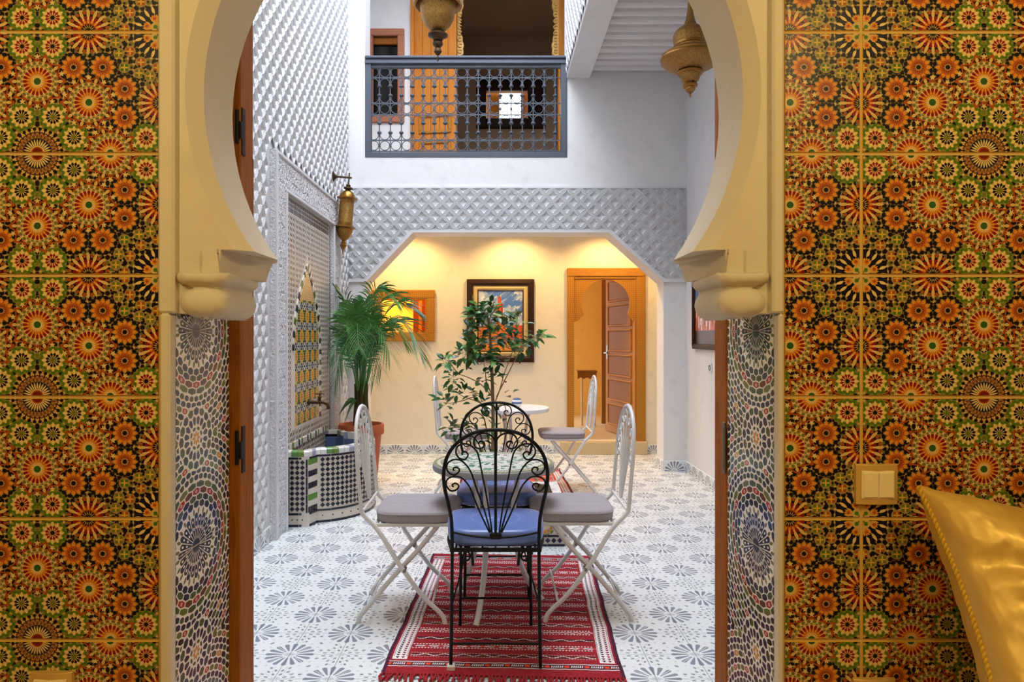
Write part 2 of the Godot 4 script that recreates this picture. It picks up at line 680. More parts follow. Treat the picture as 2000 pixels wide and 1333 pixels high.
# a quarter of the printed wall tile: (0, 0) is the corner ring, (1, 1) the starburst; both axes mirror
func wall_tile_print() -> ImageTexture:
	var cream := rgb(198, 166, 98)
	var pale := rgb(210, 184, 122)
	var dark := rgb(15, 9, 17)
	var navy := rgb(22, 20, 42)
	var olive := rgb(96, 104, 36)
	var sage := rgb(98, 100, 56)
	var green := rgb(62, 104, 24)
	var orange := rgb(204, 132, 40)
	var rust := rgb(154, 72, 26)
	var red := rgb(124, 20, 20)
	var p := Pic.new(1280, 1280, 1280, cream.darkened(0.3))
	var both := func(x: float, y: float) -> Array:
		return [Vector2(x, y)] if is_equal_approx(x, y) else [Vector2(x, y), Vector2(y, x)]
	var small: Array = both.call(0.467, 0.287) + both.call(0.705, 0.287)
	var cgr: Array = both.call(0.876, 0.113)
	var cgd: Array = both.call(0.872, 0.70)
	var big: Array = both.call(0.58, 0.58) + both.call(1.0, 0.405)
	var sun: Array = both.call(0.585, 0.0)
	# ground: a net of dark tesserae with pale lines between
	var g := 0.0475
	for i in 23:
		for j in 23:
			var c := Vector2(i * g, j * g)
			if (i + j) % 2 == 0:
				p.ellipse(c, 0.0195, 0.0195, 0.3, dark)
			elif i % 4 == 1 and j % 4 == 2 or i % 4 == 2 and j % 4 == 1:
				p.ellipse(c, 0.02, 0.017, PI / 4, olive)
			else:
				p.ellipse(c, 0.0245, 0.016, PI / 2 * (i % 2), dark)
	for i in 22:
		for j in 22:
			p.ring("leaf", Vector2(i + 0.5, j + 0.5) * g, 4, 0.0, 0.012, 0.006, pale, 0.5)
	# red and green crosses of small squares along the diagonal near the corner ring
	for q in [[0.245, 0.155, rust], [0.155, 0.245, rust], [0.29, 0.02, rust], [0.02, 0.29, rust], [0.335, 0.17, olive], [0.17, 0.335, olive], [0.29, 0.29, green], [0.36, 0.08, olive], [0.08, 0.36, olive]]:
		var c := Vector2(q[0], q[1])
		p.disc(c, 0.05, cream.darkened(0.25), 8)
		p.ring("dot", c, 4, 0.012, 0.04, 0.027, q[2], 0.5)
		p.ring("leaf", c, 4, 0.0, 0.03, 0.011, rgb(214, 172, 50))
		p.ring("dot", c, 8, 0.046, 0.066, 0.02, dark)
	for c in small:
		p.disc(c, 0.128, cream.darkened(0.25))
		p.ring("dot", c, 12, 0.092, 0.126, 0.043, dark, 0.5)
		p.ring("dot", c, 12, 0.108, 0.13, 0.022, dark)
		p.disc(c, 0.09, dark)
		p.ring("leaf", c, 12, 0.034, 0.1, 0.044, orange)
		p.ring("leaf", c, 12, 0.034, 0.084, 0.018, rgb(170, 90, 40), 0.5)
		p.ring("leaf", c, 12, 0.022, 0.068, 0.018, rust)
		p.ring("leaf", c, 12, 0.018, 0.05, 0.013, rust.darkened(0.2), 0.5)
		p.ring("dot", c, 12, 0.018, 0.03, 0.007, pale)
		p.disc(c, 0.0175, dark)
	for pass_no in 2:
		for c in (cgr if pass_no == 0 else cgd):
			var inner := red if pass_no == 0 else dark
			p.disc(c, 0.12, rgb(124, 118, 42))
			p.ring("dot", c, 12, 0.092, 0.12, 0.034, green)
			p.ring("leaf", c, 12, 0.07, 0.106, 0.026, rgb(70, 98, 24), 0.5)
			p.ring("leaf", c, 12, 0.035, 0.098, 0.031, pale)
			p.ring("leaf", c, 12, 0.05, 0.088, 0.01, rgb(190, 160, 60), 0.5)
			p.ring("leaf", c, 12, 0.018, 0.064, 0.026, inner, 0.5)
			p.ring("leaf", c, 12, 0.016, 0.05, 0.008, pale)
			p.disc(c, 0.0175, dark if pass_no == 0 else olive)
	for c in big:
		p.disc(c, 0.205, dark)
		for k in 20:   # interlace with cream stars and dark pieces between its points
			var a := TAU * k / 20
			if k % 2 == 0:
				var tip: Vector2 = c + Vector2.from_angle(a) * 0.222
				p.leaf(c, a, 0.16, 0.212, 0.03, cream)
				for sgn in [-1, 1]:
					p.line(tip, c + Vector2.from_angle(a + sgn * TAU / 20 * 1.4) * 0.17, 0.013, rust)
				p.ellipse(tip, 0.015, 0.015, 0, rust)
			else:
				var q: Vector2 = c + Vector2.from_angle(a) * 0.207
				p.ring("leaf", q, 5, 0.0, 0.024, 0.013, pale, a / TAU * 5.0)
		p.disc(c, 0.168, cream.darkened(0.08))
		p.ring("leaf", c, 20, 0.158, 0.18, 0.018, rust, 0.5)
		p.ring("leaf", c, 20, 0.108, 0.168, 0.012, pale)
		p.ring("dot", c, 20, 0.138, 0.163, 0.03, sage, 0.5)
		p.ring("dot", c, 20, 0.122, 0.14, 0.02, sage.lightened(0.05))
		p.disc(c, 0.104, rgb(168, 86, 30))
		p.ring("leaf", c, 20, 0.09, 0.126, 0.015, pale, 0.5)
		p.ring("petal", c, 20, 0.07, 0.12, 0.027, red)
		p.ring("leaf", c, 20, 0.036, 0.1, 0.02, orange, 0.5)
		p.ring("leaf", c, 20, 0.03, 0.08, 0.011, rust)
		p.ring("leaf", c, 20, 0.026, 0.066, 0.009, pale)
		p.disc(c, 0.037, pale)
		p.disc(c, 0.029, rgb(44, 82, 30))
	for c in sun:
		p.disc(c, 0.165, dark)
		p.ring("leaf", c, 16, 0.1, 0.19, 0.03, cream)
		p.ring("dot", c, 16, 0.14, 0.176, 0.026, rust, 0.5)
		p.ring("dot", c, 16, 0.172, 0.196, 0.024, sage, 0.5)
		p.disc(c, 0.118, cream.darkened(0.1))
		p.ring("petal", c, 16, 0.07, 0.126, 0.034, red, 0.5)
		p.ring("leaf", c, 16, 0.05, 0.13, 0.018, pale)
		p.ring("leaf", c, 16, 0.045, 0.1, 0.026, orange)
		p.ring("leaf", c, 16, 0.04, 0.084, 0.018, rust, 0.5)
		p.disc(c, 0.046, dark)
		p.ring("leaf", c, 16, 0.03, 0.066, 0.014, dark)
		p.ring("leaf", c, 16, 0.024, 0.05, 0.006, pale, 0.5)
	# the starburst
	var s := Vector2(1, 1)
	p.disc(s, 0.21, cream.darkened(0.05))
	p.ring("dot", s, 28, 0.186, 0.214, 0.03, dark, 0.5)
	p.ring("leaf", s, 28, 0.16, 0.192, 0.011, dark, 0.5)
	p.ring("petal", s, 28, 0.09, 0.176, 0.034, rgb(66, 28, 16))
	p.ring("petal", s, 28, 0.09, 0.167, 0.021, rgb(186, 132, 74))
	p.ring("leaf", s, 28, 0.115, 0.162, 0.010, rgb(66, 28, 16))
	p.disc(s, 0.122, navy)
	p.ring("leaf", s, 28, 0.046, 0.12, 0.013, pale)
	p.disc(s, 0.058, pale)
	p.disc(s, 0.051, rust)
	p.disc(s, 0.04, rgb(104, 26, 18))
	# the ring at the corner
	var o := Vector2.ZERO
	p.disc(o, 0.215, dark)
	p.ring("leaf", o, 20, 0.14, 0.222, 0.026, pale)
	p.ring("leaf", o, 20, 0.15, 0.21, 0.024, navy, 0.5)
	p.ring("leaf", o, 16, 0.1, 0.17, 0.034, dark)
	p.ring("leaf", o, 16, 0.085, 0.145, 0.022, cream, 0.5)
	p.disc(o, 0.09, cream.darkened(0.05))
	for k in 8:
		p.ring("leaf", Vector2.from_angle(TAU * (k + 0.5) / 8) * 0.115, 8, 0.0, 0.036, 0.017, orange)
		p.disc(Vector2.from_angle(TAU * (k + 0.5) / 8) * 0.115, 0.014, rust)
	p.ring("dot", o, 4, 0.036, 0.07, 0.034, green, 0.5)
	p.ring("dot", o, 4, 0.06, 0.09, 0.03, dark)
	p.ring("leaf", o, 8, 0.0, 0.045, 0.016, sage)
	return p.texture()


# the white reveal tile: a quarter of 0.32 x 0.5 m with the 24-ray star at (0, 0) and a small rose at (0, 0.25)
func reveal_print() -> ImageTexture:
	var bg := rgb(236, 229, 217)
	var navy := rgb(46, 52, 78)
	var green := rgb(74, 88, 58)
	var red := rgb(164, 58, 46)
	var gold := rgb(196, 132, 44)
	var olive := rgb(104, 112, 56)
	var p := Pic.new(656, 1000, 4000, bg)
	var o := Vector2.ZERO
	var rose := Vector2(0, 0.25)
	# interlocking six-sided pieces in rings round the star, with the white straps left between them
	var hexes := func(c: Vector2, n: int, r0: float, r1: float, gap: float, ph: float, cols: Array) -> void:
		for k in n:
			var a0 := TAU * (k + ph) / n
			var da := TAU / n * 0.5
			var pts := PackedVector2Array()
			var dr := r1 - r0
			for q in [[r0 + gap, 0.0], [r0 + dr * 0.3, 1.0], [r0 + dr * 0.7, 1.0], [r1 - gap, 0.0], [r0 + dr * 0.7, -1.0], [r0 + dr * 0.3, -1.0]]:
				var side: float = q[1] * (da - gap * 0.62 / q[0])
				pts.append(c + Vector2.from_angle(a0 + side) * q[0])
			var col: Color = cols[k % cols.size()]
			p.poly(pts, col)
			if col == red or col == gold:
				p.disc(c + Vector2.from_angle(a0) * (r0 + r1) / 2, dr * 0.17, bg)
				p.disc(c + Vector2.from_angle(a0) * (r0 + r1) / 2, dr * 0.09, col)
	var rr := 0.148
	var i := 0
	while rr < 0.33:
		var h := 0.0205
		hexes.call(o, 48 if rr < 0.21 else 64, rr, rr + h, 0.0033, 0.5 * (i % 2), [[navy, green], [navy], [olive, red, olive], [navy, rgb(40, 44, 44)], [green, navy, gold]][i % 5])
		rr += h * 0.72
		i += 1
	p.disc(rose, 0.076, bg)
	hexes.call(rose, 16, 0.05, 0.076, 0.0032, 0.0, [navy, green])
	for ph in 2:
		var n := 24
		p.ring("petal", o, n / 2, 0.02, 0.076 if ph == 0 else 0.07, 0.0145, navy if ph == 0 else rgb(40, 44, 44), ph * 0.5)
	for k in 24:
		for q in [0.042, 0.06]:
			p.ellipse(Vector2.from_angle(TAU * k / 24) * q, 0.0042, 0.0026, TAU * k / 24, bg)
	p.ring("leaf", o, 24, 0.0, 0.024, 0.004, navy)
	p.ring("leaf", o, 24, 0.07, 0.088, 0.008, olive, 0.5)
	hexes.call(o, 24, 0.084, 0.108, 0.0032, 0.0, [navy])
	hexes.call(o, 24, 0.1, 0.122, 0.0032, 0.5, [navy, green])
	hexes.call(o, 24, 0.115, 0.137, 0.0032, 0.0, [red, rgb(104, 60, 40)])
	hexes.call(o, 24, 0.13, 0.152, 0.0032, 0.5, [olive, green])
	p.ring("leaf", rose, 8, 0.004, 0.017, 0.007, gold)
	p.ring("dot", rose, 8, 0.019, 0.027, 0.013, green, 0.5)
	hexes.call(rose, 16, 0.027, 0.056, 0.0032, 0.5, [navy])
	return p.texture()


# one cement floor tile: flowers centred on (0, 0) and (1, 1), rings of seeds between
func floor_print() -> ImageTexture:
	var bg := rgb(226, 230, 231)
	var blue := rgb(128, 134, 150)
	var grey := rgb(134, 140, 146)
	var pale := rgb(204, 209, 208)
	var p := Pic.new(768, 768, 768, bg)
	for c in [Vector2(0, 0), Vector2(1, 1)]:
		p.disc(c, 0.1, rgb(206, 210, 212))
		p.ring("leaf", c, 16, 0.06, 0.17, 0.02, bg, 0.5)
		p.ring("petal", c, 16, 0.15, 0.475, 0.098, blue)
		for k in [2, 10]:
			p.line(c + Vector2.from_angle(TAU * k / 16) * 0.2, c + Vector2.from_angle(TAU * k / 16) * 0.48, 0.012, bg)
		p.ring("dot", c, 16, 0.545, 0.6, 0.05, pale, 0.5)
	for c in [Vector2(1, 0), Vector2(0, 1)]:
		p.ring("leaf", c, 8, 0.02, 0.12, 0.04, pale)
		p.ring("dot", c, 8, 0.14, 0.23, 0.052, grey, 0.5)
		p.ring("dot", c, 8, 0.175, 0.235, 0.04, pale)
		p.ring("dot", c, 16, 0.285, 0.375, 0.048, grey, 0.5)
		p.ring("dot", c, 16, 0.27, 0.33, 0.032, pale)
		p.ring("dot", c, 8, 0.42, 0.5, 0.055, grey, 0.5)
	p.ellipse(Vector2(0.5, 0.5), 0.05, 0.03, -PI / 4, grey)
	return p.texture()


# wood carved with an all-over lattice of rosettes; the relief is fine
func carved_wood(a: Color, b: Color) -> StandardMaterial3D:
	if not M.has("carve_normal"):
		var p := Pic.new(512, 512, 256, Color(0.25, 0.25, 0.25))
		for i in 5:
			for j in 5:
				var c := Vector2(i * 0.5, j * 0.5)
				p.ring("leaf", c, 8, 0.02, 0.2, 0.07, Color(0.8, 0.8, 0.8))
				p.disc(c, 0.05, Color(0.95, 0.95, 0.95))
				var q := c + Vector2(0.25, 0.25)
				p.disc(q, 0.13, Color(0.7, 0.7, 0.7))
				p.disc(q, 0.08, Color(0.15, 0.15, 0.15))
				p.ring("dot", q, 4, 0.0, 0.06, 0.04, Color(0.85, 0.85, 0.85))
		p.im.resize(256, 256, Image.INTERPOLATE_LANCZOS)
		var col: Image = p.im.duplicate()
		M.carve_grey = col
		var nm: Image = p.im.duplicate()
		nm.convert(Image.FORMAT_RGBA8)
		nm.bump_map_to_normal_map(5.0)
		M.carve_normal = ImageTexture.create_from_image(nm)
	var im := Image.create(256, 256, false, Image.FORMAT_RGB8)
	for y in 256:
		for x in 256:
			im.set_pixel(x, y, b.lerp(a, clampf(M.carve_grey.get_pixel(x, y).r * 1.3, 0, 1)))
	var m := pbr(Color.WHITE, 0.62)
	m.metallic_specular = 0.3
	m.albedo_texture = ImageTexture.create_from_image(im)
	m.normal_enabled = true
	m.normal_texture = M.carve_normal
	return tri_map(m, Vector3.ONE * 11.0, false)


func weave(a: Color, b: Color) -> StandardMaterial3D:
	var im := Image.create(256, 256, false, Image.FORMAT_RGB8)
	var r := RandomNumberGenerator.new()
	r.seed = 77
	for y in 256:
		var line := r.randf()
		for x in 256:
			im.set_pixel(x, y, a.lerp(b, clampf(0.5 * r.randf() + 0.5 * line * (0.6 + 0.4 * sin(x * 0.8)), 0, 1)))
	var m := pbr(Color.WHITE, 0.95)
	m.albedo_texture = ImageTexture.create_from_image(im)
	return tri_map(m, Vector3(4, 4, 4), false)


# a worn white round emblem printed on the blue seat cushions
func emblem_print() -> ImageTexture:
	var blue := rgb(92, 116, 178)
	var ink := rgb(160, 176, 212)
	var p := Pic.new(1024, 1024, 1024, blue)
	var c := Vector2(0.5, 0.5)
	for k in 60:
		var a := TAU * k / 60
		if k % 6 != 5:
			p.line(c + Vector2.from_angle(a) * (0.235 if k % 2 else 0.225), c + Vector2.from_angle(a + 0.03 * (k % 3 - 1)) * 0.258, 0.008, ink)
	for k in 40:
		p.ellipse(c + Vector2.from_angle(TAU * k / 40) * 0.285, 0.008, 0.005, TAU * k / 40, ink)
	p.leaf(c + Vector2(-0.1, 0.02), -0.5, -0.06, 0.12, 0.06, ink)
	for q in [[-0.12, 0.1, -0.04, 0.02], [-0.04, 0.02, 0.0, 0.09], [0.02, 0.09, 0.06, 0.0], [0.06, 0.0, 0.12, 0.1], [-0.13, 0.12, 0.13, 0.12]]:
		p.line(c + Vector2(q[0], q[1]), c + Vector2(q[2], q[3]), 0.012, ink)
	p.ellipse(c + Vector2(0.0, -0.09), 0.05, 0.012, 0, ink)
	return p.texture()


func rug_print(second := false) -> ImageTexture:
	var red := rgb(150, 8, 30)
	var deep := rgb(98, 5, 22)
	var white := rgb(232, 222, 218)
	var ink := rgb(40, 24, 52)
	var orange := rgb(226, 66, 30)
	if second:
		red = rgb(206, 40, 30)
	# 0.9 m wide (x 0..0.9), 1.44 m long (y 0 far .. 1.44 near)
	var p := Pic.new(1152, 1844, 1280, red)
	var r := RandomNumberGenerator.new()
	r.seed = 5
	var y := 0.0
	# end bands
	for e in 2:
		var b := 0.045 if e == 0 else 1.335
		p.poly(PackedVector2Array([Vector2(0, b), Vector2(0.9, b), Vector2(0.9, b + 0.05), Vector2(0, b + 0.05)]), deep)
		for k in 2:
			for i in 45:
				p.line(Vector2(i * 0.02, b + 0.006 + k * 0.038 + 0.002 * (i % 2)), Vector2(i * 0.02 + 0.022, b + 0.006 + k * 0.038 + 0.002 * ((i + 1) % 2)), 0.005, white)
		for i in 12:
			var x0 := 0.03 + i * 0.075
			p.poly(PackedVector2Array([Vector2(x0 - 0.022, b + 0.017), Vector2(x0 - 0.004, b + 0.017), Vector2(x0 - 0.004, b + 0.033), Vector2(x0 - 0.022, b + 0.033)]), orange)
			p.poly(PackedVector2Array([Vector2(x0, b + 0.015), Vector2(x0 + 0.05, b + 0.015), Vector2(x0 + 0.05, b + 0.035), Vector2(x0, b + 0.035)]), ink)
			for k in 6:
				p.line(Vector2(x0 + 0.003 + k * 0.008, b + 0.032), Vector2(x0 + 0.007 + k * 0.008, b + 0.018), 0.0045, white)
	# cross stripes
	y = 0.14
	var row := 0
	while y < 1.30:
		var kind := row % 4
		if kind == 0 or kind == 2:
			for i in 58:
				var x := 0.088 + i * 0.0125
				for q in [-0.017, 0.017]:
					p.ellipse(Vector2(x, y + q), 0.0042, 0.0042, 0, white)
			if kind == 0:
				for i in 26:
					var x := 0.088 + i * 0.028
					p.line(Vector2(x, y + 0.005), Vector2(x + 0.014, y - 0.005), 0.006, white)
					p.line(Vector2(x + 0.014, y - 0.005), Vector2(x + 0.028, y + 0.005), 0.006, white)
			else:
				for i in 13:
					var x := 0.09 + i * 0.056
					p.leaf(Vector2(x, y), 0.0, 0.0, 0.05, 0.014, white)
					p.line(Vector2(x + 0.014, y + 0.004), Vector2(x + 0.034, y - 0.004), 0.004, ink)
					p.ellipse(Vector2(x + 0.053, y), 0.004, 0.005, 0, orange)
			y += 0.078
		else:
			p.poly(PackedVector2Array([Vector2(0.086, y - 0.013), Vector2(0.814, y - 0.013), Vector2(0.814, y + 0.013), Vector2(0.086, y + 0.013)]), deep if kind == 3 else ink.lerp(deep, 0.6))
			for i in 66:
				var x := 0.088 + i * 0.011
				p.line(Vector2(x, y + 0.008 * sin(i * 0.9)), Vector2(x + 0.009, y + 0.008 * sin((i + 1) * 0.9)), 0.006, white if i % 5 else rgb(214, 190, 120))
				if kind == 3:
					p.line(Vector2(x, y - 0.016), Vector2(x + 0.007, y - 0.016), 0.003, white)
					p.line(Vector2(x, y + 0.016), Vector2(x + 0.007, y + 0.016), 0.003, white)
			y += 0.074
		row += 1
	# long side bands with toothed triangles
	for side in 2:
		var x0 := 0.022 if side == 0 else 0.82
		p.poly(PackedVector2Array([Vector2(x0, 0.10), Vector2(x0 + 0.058, 0.10), Vector2(x0 + 0.058, 1.325), Vector2(x0, 1.325)]), white)
		for i in 64:
			var yy := 0.105 + i * 0.019
			for q in [0.018, 0.04]:
				p.poly(PackedVector2Array([Vector2(x0 + q - 0.008, yy), Vector2(x0 + q + 0.009, yy + 0.001), Vector2(x0 + q + 0.001, yy + 0.015)]), ink if q < 0.03 else rgb(120, 20, 60))
		for q in [0.004, 0.054]:
			for i in 120:
				p.line(Vector2(x0 + q, 0.105 + i * 0.01), Vector2(x0 + q, 0.110 + i * 0.01), 0.004, ink)
		var xe := 0.0 if side == 0 else 0.886
		p.poly(PackedVector2Array([Vector2(xe, 0.0), Vector2(xe + 0.014, 0.0), Vector2(xe + 0.014, 1.44), Vector2(xe, 1.44)]), rgb(70, 10, 44))
	return p.texture(false)


# a loose oil painting: a red tower, palms and walls under a streaked sky
func painting_print(which: int) -> ImageTexture:
	var p := Pic.new(512, 640, 512, rgb(198, 208, 222))
	var r := RandomNumberGenerator.new()
	r.seed = 12 + which
	for i in 240:   # streaked sky
		var a := Vector2(r.randf(), r.randf() * 0.75)
		p.line(a, a + Vector2(0.3, -0.2) * r.randf_range(0.2, 0.6), r.randf_range(0.03, 0.07), rgb(236, 232, 224).lerp(rgb(84, 124, 196), clampf(r.randf() * 0.7 + 0.25 + 0.5 * sin(a.x * 5.0 - a.y * 7.0), 0, 1)))
	if which == 0:
		p.poly(PackedVector2Array([Vector2(0.41, 0.26), Vector2(0.55, 0.26), Vector2(0.57, 0.85), Vector2(0.38, 0.85)]), rgb(224, 110, 34))
		p.poly(PackedVector2Array([Vector2(0.5, 0.26), Vector2(0.55, 0.26), Vector2(0.57, 0.85), Vector2(0.5, 0.85)]), rgb(176, 62, 26))
		p.poly(PackedVector2Array([Vector2(0.44, 0.15), Vector2(0.51, 0.15), Vector2(0.515, 0.27), Vector2(0.435, 0.27)]), rgb(214, 96, 30))
		p.disc(Vector2(0.475, 0.14), 0.03, rgb(190, 90, 40))
		p.line(Vector2(0.475, 0.12), Vector2(0.475, 0.07), 0.008, rgb(120, 60, 30))
		for q in [0.36, 0.48, 0.6]:
			p.poly(PackedVector2Array([Vector2(0.44, q), Vector2(0.47, q), Vector2(0.47, q + 0.06), Vector2(0.44, q + 0.06)]), rgb(130, 46, 20))
		p.poly(PackedVector2Array([Vector2(0.0, 0.75), Vector2(0.4, 0.7), Vector2(1, 0.72), Vector2(1, 1.06), Vector2(0, 1.06)]), rgb(222, 118, 40))
		p.poly(PackedVector2Array([Vector2(0.7, 0.74), Vector2(1, 0.72), Vector2(1, 1.02), Vector2(0.66, 1.0)]), rgb(208, 82, 30))
		p.poly(PackedVector2Array([Vector2(0.0, 1.02), Vector2(1, 1.0), Vector2(1, 1.1), Vector2(0, 1.12)]), rgb(120, 140, 150))
		p.poly(PackedVector2Array([Vector2(0.0, 1.1), Vector2(1, 1.06), Vector2(1, 1.25), Vector2(0, 1.25)]), rgb(222, 140, 40))
		for i in 90:
			var a := Vector2(r.randf(), r.randf_range(0.8, 1.25))
			p.line(a, a + Vector2(r.randf_range(-0.12, 0.12), r.randf_range(-0.03, 0.03)), 0.02, [rgb(236, 160, 52), rgb(196, 78, 26), rgb(120, 84, 40), rgb(70, 92, 50)][r.randi() % 4])
		for q in [[0.63, 0.48, 0.72, 0.1], [0.87, 0.46, 0.8, 0.14], [0.1, 0.6, 0.95, 0.16], [0.78, 0.62, 0.86, 0.12]]:
			p.line(Vector2(q[0], q[1]), Vector2(q[0] + 0.01, q[2]), 0.014, rgb(92, 70, 40))
			for k in 26:
				var an := r.randf() * TAU
				p.line(Vector2(q[0], q[1]), Vector2(q[0], q[1]) + Vector2.from_angle(an) * q[3] * r.randf_range(0.5, 1.0) + Vector2(0, 0.03), 0.012, [rgb(74, 100, 52), rgb(132, 132, 60), rgb(48, 72, 48)][k % 3])
	else:
		p.poly(PackedVector2Array([Vector2(0, 0), Vector2(1, 0), Vector2(1, 0.5), Vector2(0, 0.45)]), rgb(88, 110, 160))
		p.poly(PackedVector2Array([Vector2(0, 0.4), Vector2(0.5, 0.3), Vector2(1, 0.36), Vector2(1, 1.0), Vector2(0, 1.0)]), rgb(196, 84, 44))
		for i in 70:
			var x := r.randf()
			p.line(Vector2(x, r.randf_range(0.35, 0.7)), Vector2(x, r.randf_range(0.7, 1.0)), 0.024, [rgb(222, 130, 70), rgb(150, 50, 34), rgb(236, 214, 190), rgb(90, 40, 40)][i % 4])
		p.poly(PackedVector2Array([Vector2(0, 0.98), Vector2(1, 0.98), Vector2(1, 1.25), Vector2(0, 1.25)]), rgb(70, 40, 34))
	return p.texture(false)


# ------------------------------------------------------------------ the tiled wall with the horseshoe arch
const AX := -0.047     # axis of the arch
const AY := 1.765
const SPRING := 1.433


func arch_points(r: float, n := 56) -> PackedVector2Array:
	var half := asin((AY - SPRING) / r)
	var p := PackedVector2Array()
	for i in n + 1:
		var a := PI + half - (PI + 2 * half) * i / n
		p.append(Vector2(AX + cos(a) * r, AY + sin(a) * r))
	return p


func build_front_wall() -> void:
	var mb := MB.new()
	# masonry left and right of the doorway, and above the arch towards the courtyard
	mb.box(V(-2.6, 0, 1.46), V(-0.672, 1.30, 1.77))
	mb.box(V(-2.6, 1.30, 1.46), V(-0.668, 2.9, 1.65))
	mb.box(V(-2.6, 1.30, 1.65), V(-0.70, 2.9, 1.77))
	mb.box(V(-2.6, 0, 1.77), V(-0.70, TOP, 1.88))
	mb.box(V(0.585, 0, 1.46), V(2.6, 1.30, 1.77))
	mb.box(V(0.569, 1.30, 1.46), V(2.6, 2.9, 1.65))
	mb.box(V(0.62, 1.30, 1.65), V(2.6, 2.9, 1.77))
	mb.box(V(0.62, 0, 1.77), V(2.6, TOP, 1.88))
	mb.box(V(-0.70, 2.46, 1.66), V(0.62, TOP, 1.88))
	mb.box(V(-2.6, 2.9, 1.46), V(2.6, TOP, 1.77))
	var wall := struct("wall_front", "tiled front wall of the room with the cream horseshoe arch opening to the courtyard", "wall", mb, M.interior)
	# the plaster plate that holds the arch: face, bevel, soffit
	mb = MB.new()
	var f := arch_points(0.599)
	var g := arch_points(0.572)
	var df := 1.462
	var outline := PackedVector2Array([Vector2(-0.672, 1.30), Vector2(-0.672, 2.9), Vector2(0.585, 2.9), Vector2(0.585, 1.30), Vector2(AX + 0.525, 1.30), Vector2(AX + 0.525, SPRING)])
	for s in 2:
		var q := f if s == 0 else g
		var poly := outline.duplicate()
		var rev := q.duplicate()
		rev.reverse()
		poly.append_array(rev)
		poly.append(Vector2(AX - 0.525, SPRING))
		poly.append(Vector2(AX - 0.525, 1.30))
		var base := mb.v.size()
		for p in poly:
			mb.vert(V(p.x, p.y, df if s == 0 else 1.655), Vector3(0, 0, 1 if s == 0 else -1), p)
		var id := Geometry2D.triangulate_polygon(poly)
		for i in range(0, id.size(), 3):
			mb.tri(base + id[i], base + id[i + 1], base + id[i + 2])
	var rows := [[], [], [], []]
	var nr := [[], [], [], []]
	for i in f.size():
		var to_c := (Vector2(AX, AY) - f[i]).normalized()
		var inw := Vector3(to_c.x, to_c.y, 0)
		var bv := (inw + Vector3(0, 0, 0.9)).normalized()
		for k in 4:
			rows[k].append(V(f[i].x if k == 0 else g[i].x, f[i].y if k == 0 else g[i].y, [df, df + 0.03, df + 0.03, 1.655][k]))
			nr[k].append([bv, bv, inw, inw][k])
	mb.grid([rows[0], rows[1]], false, [nr[0], nr[1]])
	mb.grid([rows[2], rows[3]], false, [nr[2], nr[3]])
	for sx in [-1.0, 1.0]:   # feet of the arch and sides of the abutments
		var e: Vector2 = f[0] if sx < 0 else f[f.size() - 1]
		var e2: Vector2 = g[0] if sx < 0 else g[g.size() - 1]
		mb.face([V(AX + sx * 0.525, SPRING, df), V(e.x, SPRING, df), V(e2.x, SPRING, df + 0.03), V(e2.x, SPRING, 1.655), V(AX + sx * 0.525, SPRING, 1.655)], V(AX + sx * 0.5, 1.6, 1.55))
		mb.face([V(AX + sx * 0.525, 1.30, df), V(AX + sx * 0.525, SPRING, df), V(AX + sx * 0.525, SPRING, 1.655), V(AX + sx * 0.525, 1.30, 1.655)], V(AX + sx * 0.6, 1.36, 1.55))
	obj("arch_plate", mb, M.interior, wall)
	# raised plaster edges
	for e in [[-0.691, -0.669, 0.0, 1.30], [-0.694, -0.66, 1.30, 2.9], [0.582, 0.5935, 0.0, 1.30], [0.5686, 0.5935, 1.30, 2.9]]:
		mb = MB.new()
		mb.box(V(e[0], e[2], 1.443), V(e[1], e[3], 1.475), 0.005)
		obj("plaster_edge", mb, M.interior, wall)
	# imposts and corbels
	for sx in [-1.0, 1.0]:
		mb = MB.new()
		# [y, x at the front edge, x at the back edge] from the arch axis; the inner face runs askew
		var lvl := [[1.434, 0.53, 0.466], [1.426, 0.53, 0.467], [1.423, 0.529, 0.478], [1.41, 0.527, 0.484], [1.395, 0.525, 0.489], [1.381, 0.524, 0.493]]
		rows = []
		for q in lvl:
			rows.append([V(AX + sx * 0.56, q[0], 1.455), V(AX + sx * q[1], q[0], 1.455), V(AX + sx * q[2], q[0], 1.655), V(AX + sx * 0.56, q[0], 1.655)])
		for i in lvl.size() - 1:
			for k in 3:
				mb.face([rows[i][k], rows[i][k + 1], rows[i + 1][k + 1], rows[i + 1][k]], V(AX + sx * 0.56, 1.40, 1.56))
		mb.face(rows[0], V(AX + sx * 0.56, 1.40, 1.56))
		mb.face(rows[lvl.size() - 1], V(AX + sx * 0.56, 1.40, 1.56))
		obj("impost", mb, M.interior, wall)
		mb = MB.new()
		rows = []
		for lv in [[1.384, 0.03], [1.384, 0.0], [1.378, -0.003], [1.368, -0.002], [1.362, 0.004], [1.358, 0.013], [1.352, 0.016], [1.345, 0.010], [1.335, 0.004], [1.322, 0.002], [1.309, 0.005], [1.300, 0.012], [1.294, 0.022], [1.291, 0.034], [1.291, 0.05]]:
			var row := []
			var x0: float = -0.612 + lv[1]
			var x1: float = -0.505 - lv[1]
			var d0: float = 1.438 + lv[1]
			var d1: float = 1.654
			var rr := 0.03
			for c in [[x0 + rr, d0 + rr, PI], [x1 - rr, d0 + rr, 1.5 * PI], [x1 - rr, d1 - rr, 0.0], [x0 + rr, d1 - rr, 0.5 * PI]]:
				for k in 6:
					var a: float = c[2] + k * PI / 10
					row.append(V(AX + sx * -(c[0] + cos(a) * rr), lv[0] + 0.0015 * sin(k * 2.3 + lv[0] * 90), c[1] + sin(a) * rr))
			rows.append(row)
		mb.grid(rows, true, [], sx > 0)
